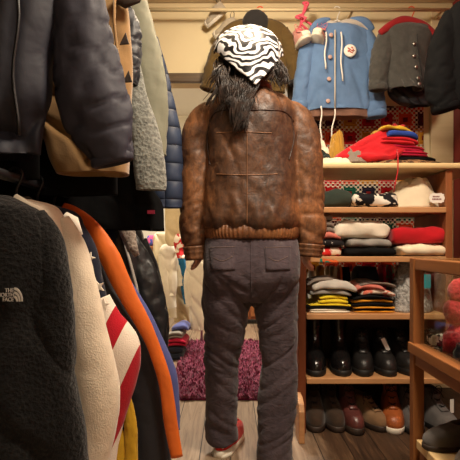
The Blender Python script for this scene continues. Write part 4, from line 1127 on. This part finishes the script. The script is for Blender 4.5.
# ---- upper row
D = 1.14
t = garment('long_coat', 'large charcoal nylon coat nearest the camera at the upper left', 'coat', D, M['charcoal'],
            [(-60, -40, 30, .5), (-45, -75, 60, .9), (-20, -80, 66), (40, -82, 54), (90, -84, 48), (130, -84, 46), (156, -84, 42)], .06,
            [[(62, -40, 26), (74, -5, 29), (80, 30, 31), (85, 65, 33), (92, 98, 35), (102, 128, 31), (110, 150, 24), (113, 163, 20)]], M['charcoal2'], amp=.034, samp=.15, smat=M['charcoal2'], cuffh=8, sflat=.5)
line_mb([pt(16+3*math.sin(k*.8), -15+k*15, D-.082) for k in range(11)], .004).build('zip', M['blackmetal'], t)
for k, (px, py, r, mt) in enumerate(((30, 110, .05, 'charcoal'), (14, 60, .045, 'charcoal'))): pass
D = 1.30
t = garment('duffle_coat', 'camel duffle coat with dark leather patches behind the charcoal coat', 'coat', D, M['camel'],
            [(-60, 20, 80, .5), (-45, -20, 112, .9), (0, -30, 126), (60, -10, 132), (110, 30, 132), (140, 46, 130), (160, 52, 129), (174, 58, 128)], .05,
            [], None, amp=.012)
for px, py in ((124, 39), (127, 77)):
    q = pt(px, py, D-.058); b = MB(); b.loft([[q+V((x, y, z)) for x, z in ((-.012, -.014), (.013, -.012), (.004, .018))] for y in (0, .006)]); b.build('toggle_patch', M['darkbrown'], t, smooth=False, bevel=.001)
line_mb([pt(115, -10, D-.055), pt(114, 22, D-.058), pt(117, 50, D-.058), pt(121, 80, D-.058), pt(124, 110, D-.058)], .004).build('placket_edge', M['camel'], t)
q = [(118, -4), (126, 2), (136, -2), (140, -10)]
b = MB(); b.tube([pt(x, y, D-.04) for x, y in q], [.02, .018, .016, .012], 12, .5); b.build('collar', M['darkbrown'], t)
D = 1.42
garment('puffer_jacket', 'black padded jacket edge between the camel coat and the sage coat', 'jacket', D, M['blackpuff'],
        [(-60, 20, 70, .5), (-40, -10, 100, .9), (30, -10, 118), (90, -10, 118), (140, 0, 116)], .045, [[(124, 10, 8), (129, 30, 11), (130, 50, 11.5), (130, 70, 11), (129, 85, 9)]], None, amp=.012, samp=.2)
D = 1.52
garment('sherpa_jacket', 'pale grey sherpa fleece jacket with its sleeve hanging in front', 'jacket', D, M['sherpa'],
        [(-50, 30, 80, .5), (-35, 0, 110, .9), (30, 0, 122), (90, 0, 122), (150, 5, 124)], .025, [[(124, 30, 9), (130, 60, 9), (136, 95, 11), (143, 125, 14), (148, 155, 16), (151, 180, 16), (151, 190, 15)]], None, amp=.012, samp=.07, sflat=.55)
D = 1.64
garment('sage_coat', 'smooth sage green coat between the grey sherpa and the navy quilted jacket', 'coat', D, M['olive'],
        [(-30, 40, 90, .5), (-18, 10, 124, .9), (40, 10, 130), (110, 10, 132), (160, 15, 132)], .025, [[(128, -10, 14), (137, 22, 16), (145, 55, 16.5), (150, 85, 16.5), (152, 120, 16), (153, 156, 14)]], None, amp=.012, samp=.09, sflat=.55)
D = 1.76
garment('navy_quilted_jacket', 'navy blue quilted jacket at the far end of the upper rail', 'jacket', D, M['navyquilt'],
        [(0, 60, 110, .5), (12, 30, 142, .9), (70, 30, 146), (140, 34, 148), (200, 40, 150)], .05, [[(146, 40, 12), (155, 75, 13), (161, 110, 15), (166, 150, 17), (168, 185, 16.5), (168, 208, 15)]], None, amp=.01, samp=.06, sflat=.6)
D = 1.585
t = garment('long_black_coat', 'long black coat with a small pink label below the grey sherpa sleeve', 'coat', D, M['black'],
            [(-40, 40, 90, .5), (-25, 10, 118, .9), (60, 10, 122), (140, 10, 126), (185, 20, 150), (205, 40, 163), (230, 60, 165)], .018, [], None, amp=.008)
b = MB(); q = pt(151, 212, D-.03); b.box(q.x-.012, q.x+.012, q.y, q.y+.004, q.z-.006, q.z+.006); b.build('pink_label', plain('pink_woven_label', C(196, 60, 100), .7), t, smooth=False)
D = 1.42
for k, (dd, l, r, bt_, lab) in enumerate(((1.225, -70, 40, 180, 'black long coat directly behind the charcoal coat, lowest hem at the left'), (1.365, -40, 118, 196, 'black long coat behind the camel duffle coat, hem hanging lower'), (1.86, 30, 138, 208, 'black long coat behind the navy quilted jacket'))):
    if k == 2: continue
    garment('long_black_coat', lab, 'coat', dd, M['black'], [(-55 if k < 2 else 5, (l+r)/2-20, (l+r)/2+20, .5), (-40 if k < 2 else 20, l+10, r-10, .9), (40, l, r), (120, l, r), (bt_, l, r)], .016, [], None, 'long black coats on the upper rail', amp=.008)
HG = 'hangers on the upper rail'
for k, (dd, lab) in enumerate(((1.14, 'charcoal nylon coat'), (1.30, 'camel duffle coat'), (1.42, 'black padded jacket'), (1.52, 'grey sherpa jacket'), (1.64, 'sage coat'), (1.76, 'navy quilted jacket'))):
    hanger('black hanger on the upper rail holding the '+lab, V((-.56, dd, 1.812)), 0.22, .09, M['blackmetal'], HG, bar=False)

# ---- lower row
D = 1.05
t = garment('fleece_jacket', 'black deep pile fleece jacket with a white chest logo at the lower left', 'jacket', D, M['fleece'],
            [(196, -30, 10, .5), (204, -60, 26, .9), (214, -74, 42), (240, -76, 54), (300, -78, 62), (370, -80, 74), (430, -82, 86), (500, -84, 92)], .06,
            [[(30, 218, 16), (42, 240, 20), (48, 270, 21), (52, 300, 21), (55, 330, 20.5), (57, 358, 19), (57, 372, 16)]], M['fleece'], amp=.012, samp=.05, cuffh=5)
# chest logo: three right-aligned lines and a quarter dome of arcs
M['logo'] = plain('white_embroidery', C(212, 210, 204), .7)
lg = MB(); base = pt(2.5, 301.5, D-.078); sc = 1/F*D
for k, wd in enumerate(('THE', 'NORTH', 'FACE')):
    tm = text_mb(wd, 5.2*sc); xs_ = [q.x for q in tm.v]; x1 = max(xs_)
    n0 = len(lg.v)
    for q in tm.v: lg.v.append(V((base.x+10.2*sc+(q.x-x1)*.85, base.y-q.z, base.z+(8.6-k*4.2)*sc+q.y)))
    for f_ in tm.f: lg.face(*[n0+i for i in f_])
for r0, r1 in ((2.0, 3.6), (4.4, 6.0), (6.8, 8.4)):
    A = []
    for i in range(13):
        a = PI/2*i/12
        A.append([base+V(((10.8+r*math.cos(a)*.95)*sc, y, (r*math.sin(a)*1.55)*sc)) for r, y in ((r0, 0), (r1, 0), (r1, .001), (r0, .001))])
    lg.loft(A)
lg.build('logo', M['logo'], t, smooth=False)
D = 1.185
t = garment('knit_cardigan', 'thick cream knit cardigan right behind the black fleece jacket', 'cardigan', D, M['creamknit'],
            [(200, 6, 34, .5), (207, -20, 56, .9), (225, -30, 66), (260, -34, 76), (330, -36, 82), (400, -38, 86), (470, -40, 88)], .05,
            [[(56, 222, 14), (68, 248, 18), (77, 285, 20), (85, 325, 21), (93, 365, 23), (96, 400, 24), (93, 435, 22), (86, 470, 20)]], None, amp=.012, samp=.04, sflat=.65)
b = MB(); q = [(14, 198), (26, 206), (38, 211), (46, 214)]; b.tube([pt(x, y, D-.045) for x, y in q], [.012, .014, .012, .008], 12, .6); b.build('collar', M['creamknit'], t)
D = 1.315
t = garment('flag_sweater', 'knit sweater with red and white stripes and white stars on navy', 'sweater', D, M['navyknit'],
            [(206, 26, 58, .5), (214, 0, 78, .9), (232, -8, 86), (270, -10, 92), (330, -10, 98), (400, -10, 100), (480, -10, 100)], .03, [], None, amp=.01)
sleeve_mb(D, [(72, 224, 10), (82, 250, 14), (88, 280, 15), (93, 305, 16), (97, 318, 17)], .65, .04, 12.).build('sleeve', M['navyknit'], t)
sleeve_mb(D, [(96, 300, 15), (105, 322, 18), (116, 347, 24), (116, 375, 22), (108, 410, 19), (102, 440, 17), (98, 475, 16)], .6, .03, 14.).build('sleeve', M['stripes'], t)
b = MB(); q = [(64, 216), (72, 222), (79, 236)]; b.tube([pt(x, y, D-.04) for x, y in q], [.014, .02, .012], 12, .6); b.build('collar', M['whiteknit'], t)
def star(px, py, r, rot, D_, parent, mat):
    c = pt(px, py, D_); b = MB(); pts = [(c.x+(r if k % 2 == 0 else r*.42)*math.sin(PI*k/5+rot), c.z+(r if k % 2 == 0 else r*.42)*math.cos(PI*k/5+rot)) for k in range(10)]
    b.loft([[V((x, c.y+y, z)) for x, z in pts] for y in (0, .006)]); return b.build('star', mat, parent, smooth=False, bevel=.001)
for px, py, r, rot, dd in ((89, 258, .017, .3, .052), (98, 287, .019, .9, .05), (103, 305, .019, .1, .058)): star(px, py, r, rot, D-dd, t, M['whiteknit'])
D = 1.44
t = garment('track_jacket', 'ink blue track jacket with a long orange panel down its edge', 'jacket', D, M['ink'],
            [(208, 40, 66, .5), (216, 16, 84, .9), (236, 10, 92), (280, 8, 104), (340, 8, 120), (400, 8, 126), (470, 8, 128)], .022,
            [[(90, 240, 9), (100, 285, 12), (115, 312, 15), (128, 335, 18), (139, 362, 20), (142, 390, 21), (146, 425, 22), (150, 470, 23)]], None, amp=.01, samp=.06, sflat=.55)
op = [(62, 208, 6), (74, 215, 8), (90, 228, 9), (108, 254, 10), (119, 278, 9.5), (131, 302, 8.5), (143, 323, 7.5), (153, 345, 6.5), (165, 382, 6.5), (171, 425, 6.5), (177, 457, 6)]
sleeve_mb(D, [(a_, b_, c_, -.045) for i, (a_, b_, c_) in enumerate(op)], .45, .05, 21., rows=60).build('orange_panel', M['orange'], t)
D = 1.60
garment('periwinkle_jacket', 'periwinkle blue jacket edge showing beside the orange panel', 'jacket', D, M['peri'],
        [(226, 60, 84, .5), (236, 40, 100, .9), (280, 36, 116), (340, 36, 140), (400, 40, 150), (440, 44, 156)], .035, [[(104, 246, 6), (118, 275, 8), (138, 310, 10), (154, 345, 11), (166, 375, 11), (171, 405, 9), (173, 430, 7)]], None, amp=.008, samp=.05, sflat=.5)
D = 1.52
garment('yellow_sweater', 'yellow knit sweater peeking out low between the striped sleeve and ink jacket', 'sweater', 1.375, M['yellow'],
        [(230, 30, 60, .5), (240, 10, 74, .9), (300, 6, 84), (360, 6, 96), (400, 10, 112), (440, 20, 126), (480, 20, 130)], .015, [[(127, 396, 4, .0), (130, 420, 6, .0), (131, 445, 7, .0), (131, 475, 7, .0)]], None, amp=.008, sflat=.5)
t = garment('black_parka', 'black shiny parka with pale fur collar behind the periwinkle jacket', 'parka', 1.80, M['blacknylon'],
        [(214, 92, 116, .5), (224, 80, 130, .9), (250, 74, 140), (300, 74, 146), (350, 76, 150), (380, 78, 148)], .05, [[(126, 232, 8), (136, 256, 12), (146, 285, 15), (152, 315, 15.5), (153, 345, 14), (150, 370, 12)]], None, amp=.012, samp=.16, sflat=.7)
b = MB(); q = [(119, 212, .022), (124, 222, .03), (128, 234, .028), (132, 246, .02), (137, 256, .01)]; b.tube([pt(x, y, 1.72) for x, y, r in q], [r for x, y, r in q], 16, .7, V((0, 1, 0)), False, lambda t_, a_: .2*nz(math.cos(a_)*3, math.sin(a_)*3, t_*12)); b.build('fur_collar', M['fur'], t)
line_mb([pt(x, y, 1.72) for x, y in ((124, 240), (130, 262), (136, 285), (140, 305))], .006).build('piping', M['lightgrey'], t)
garment('dark_jacket', 'dark grey jacket on the lower rail beyond the fur collared parka', 'jacket', 1.95, M['blackpuff'],
        [(222, 110, 130, .5), (232, 100, 142, .9), (270, 98, 146), (330, 98, 150), (366, 100, 150)], .05, [[(140, 240, 7), (147, 262, 9), (154, 290, 10), (158, 320, 11), (158, 350, 10)]], None, amp=.01, samp=.12, sflat=.7)
for k, (dd, lab) in enumerate(((1.05, 'black fleece jacket'), (1.185, 'cream cardigan'), (1.315, 'flag sweater'), (1.44, 'track jacket'), (1.6, 'periwinkle jacket'), (1.8, 'fur collared parka'))):
    hanger('steel hanger on the lower rail holding the '+lab, V((-.53, dd, .989)), 0.16, .07, M['blackmetal'], 'hangers on the lower rail', bar=False)

# ================================================================== BACK ROOM
# rug
RX0, RX1, RY0, RY1 = -.345, .33, 2.50, 4.0
M['rug'] = fleece('magenta_pile', C(150, 62, 100), C(84, 26, 54), 60, .8)
m = NT('magenta_yarn'); M['yarn'] = m.done(m.ramp(m.noise(30, 4), [(.3, C(104, 40, 62)), (.55, C(146, 66, 94)), (.8, C(182, 104, 130))]), .9, None, .1, .3)
t = thing('rug', 'shaggy magenta rug on the plank floor beyond the legs', 'rug', ((RX0+RX1)/2, (RY0+RY1)/2, 0))
b = MB(); b.box(RX0, RX1, RY0, RY1, 0.001, .012); b.build('backing', M['rug'], t, smooth=False)
b = MB(); R3 = random.Random(11)
for i in range(9500):
    x, y = R3.uniform(RX0, RX1), RY0+(RY1-RY0)*R3.random()**1.25
    l = R3.uniform(.02, .04); a = R3.uniform(0, 2*PI); lean = R3.uniform(.2, 1.1); wdt = R3.uniform(.003, .006)
    d = V((math.cos(a)*lean, math.sin(a)*lean, 1)).normalized()*l; s = V((-math.sin(a), math.cos(a), 0))*wdt
    p = V((x, y, .010)); n0 = len(b.v)
    b.v.extend([p-s, p+s, p+d*.6+s*.9, p+d*.6-s*.9, p+d-V((0, 0, .004))]); b.face(n0, n0+1, n0+2, n0+3); b.face(n0+3, n0+2, n0+4)
o = b.build('pile', M['yarn'], t); o['kind'] = 'stuff'
# far rack of pale clothes
rail_thing('far_rail', 'steel clothes rail across the back room', (-1.3, 3.95, 1.29), (-.2, 3.95, 1.29), .012, M['metal'], (.03, .97), (0, 0, -1.28))
BG = 'pale clothes on the far rail'
far = [(3.62, M['beige'], [(196, 172, 180, .6), (203, 166, 183), (236, 165, 181), (246, 169, 178)], 'beige waistcoat hanging highest on the far rail', 'waistcoat', [(180, 204, 3.5), (182, 222, 4), (181, 240, 3.5)]),
       (3.80, M['cream_c'], [(232, 158, 168, .6), (240, 153, 174), (280, 156, 176), (318, 160, 177)], 'cream long shirt at the left of the far rail', 'shirt', [(171, 242, 4), (176, 262, 5), (180, 286, 4.5)]),
       (3.71, M['offwhite'], [(244, 164, 172, .6), (252, 159, 178), (275, 161, 177), (296, 163, 176)], 'short off-white jacket with its sleeve forward on the far rail', 'jacket', [(162, 254, 4), (166, 280, 5.5), (172, 308, 5)]),
       (3.90, M['beige'], [(252, 174, 182, .6), (258, 169, 189), (290, 172, 190), (322, 174, 190)], 'beige shirt behind the sky blue one on the far rail', 'shirt', [(186, 260, 3.5), (188, 282, 4), (188, 302, 3.5)]),
       (3.55, M['offwhite'], [(256, 190, 198, .6), (262, 186, 206), (296, 189, 206), (330, 190, 204)], 'off-white shirt on the far rail nearest the leather jacket', 'shirt', [(190, 264, 3.5), (188, 284, 4.5), (190, 306, 4)])]
for dd, mt, bp, lab, cat, sl in far:
    garment('hanging_'+cat, lab, cat, dd, mt, bp, .035, [sl], None, BG, amp=.016, samp=.09)
M['skyblue'] = fabric('sky_blue_cloth', C(46, 120, 170), .1)
garment('hanging_shirt', 'sky blue shirt between the pale ones on the far rail', 'shirt', 3.8, M['skyblue'], [(238, 173, 179, .6), (246, 172, 185), (272, 177, 190), (304, 184, 195)], .025, [], None, BG)
M['rws'] = pattern2('red_white_knit', C(190, 40, 44), C(232, 218, 200), 22, .5, .1)
garment('hanging_sweater', 'small red and white sweater by the leather cuff on the far rail', 'sweater', 3.6, M['rws'], [(234, 176, 184, .6), (240, 174, 190), (250, 175, 190), (258, 177, 189)], .03, [], None, BG)
# wooden cabinet and things far left
t = thing('wooden_chest', 'orange brown wooden chest standing in the back room', 'chest', U(146, 300, 4.3)*1.0)
cc = U(146, 300, 4.3); cc.z = 0; t.location = cc
b = MB(); b.box(cc.x-.18, cc.x+.16, 4.3, 4.7, 0.03, sz(249, 4.3)); b.build('carcass', M['pine'], t, smooth=False, bevel=.005)
b = MB(); b.box(cc.x-.2, cc.x+.18, 4.28, 4.72, sz(249, 4.3), sz(246, 4.3)); b.build('top', M['panel'], t, smooth=False, bevel=.005)
for s in (-.16, .12):
    for y in (4.32, 4.65): b = MB(); b.box(cc.x+s, cc.x+s+.03, y, y+.03, 0, .03); b.build('foot', M['panel'], t, smooth=False)
b = MB(); b.box(cc.x-.17, cc.x+.15, 4.29, 4.3, .08, sz(254, 4.3)); o = b.build('door', M['pine'], t, smooth=False, bevel=.004)
b = MB(); b.ball(V((cc.x+.12, 4.28, .5)), .015, .015, .015); b.build('knob', M['metal'], o)
zc = sz(246, 4.3)
M['box1'] = pattern2('blue_pink_box_print', C(70, 90, 170), C(200, 90, 140), 22, .5, .2)
folded_at('printed_box', 'blue and pink printed box on the wooden chest', 'box', cc.x-.02, cc.x+.12, 4.36, 4.5, zc, zc+.1, M['box1'], 1, None, .001)
folded_at('paper_box', 'pale paper box on the wooden chest', 'box', cc.x-.14, cc.x-.04, 4.36, 4.5, zc, zc+.09, M['offwhite'], 1, None, .001)
# folded pile on the floor below the far rail
stack(0.0, [('folded_blanket', 'dark folded blanket at the bottom of the floor pile', 'blanket', 163, 184, 14, M['navy'], 2),
            ('folded_blanket', 'crimson folded blanket in the floor pile', 'blanket', 165, 186, 8, M['crimson'], 2),
            ('folded_blanket', 'grey folded blanket in the floor pile', 'blanket', 165, 184, 7, M['grey_c'], 2),
            ('folded_blanket', 'periwinkle folded blanket topping the floor pile', 'blanket', 168, 189, 6, M['peri'], 1)], D=3.35, depth=.3, group='folded blankets in the back room')

# low brown cabinet further back, seen between the legs
t = thing('low_cabinet', 'low brown wooden cabinet in the back room seen between the legs', 'cabinet', (.12, 4.9, 0))
b = MB(); b.box(-.34, .75, 4.9, 5.3, .05, .66); b.build('carcass', M['redpanel'], t, smooth=False, bevel=.005)
b = MB(); b.box(-.36, .77, 4.88, 5.32, .66, .69); b.build('top', M['panel'], t, smooth=False, bevel=.005)
for x in (-.33, .21):
    b = MB(); b.box(x, x+.525, 4.885, 4.899, .08, .64); o = b.build('door', M['panel'], t, smooth=False, bevel=.004)
    b = MB(); b.ball(V((x+.26, 4.875, .4)), .014, .014, .014); b.build('knob', M['metal'], o)
for x in (-.33, .69):
    for y in (4.92, 5.24): b = MB(); b.box(x, x+.05, y, y+.05, 0, .05); b.build('foot', M['panel'], t, smooth=False)
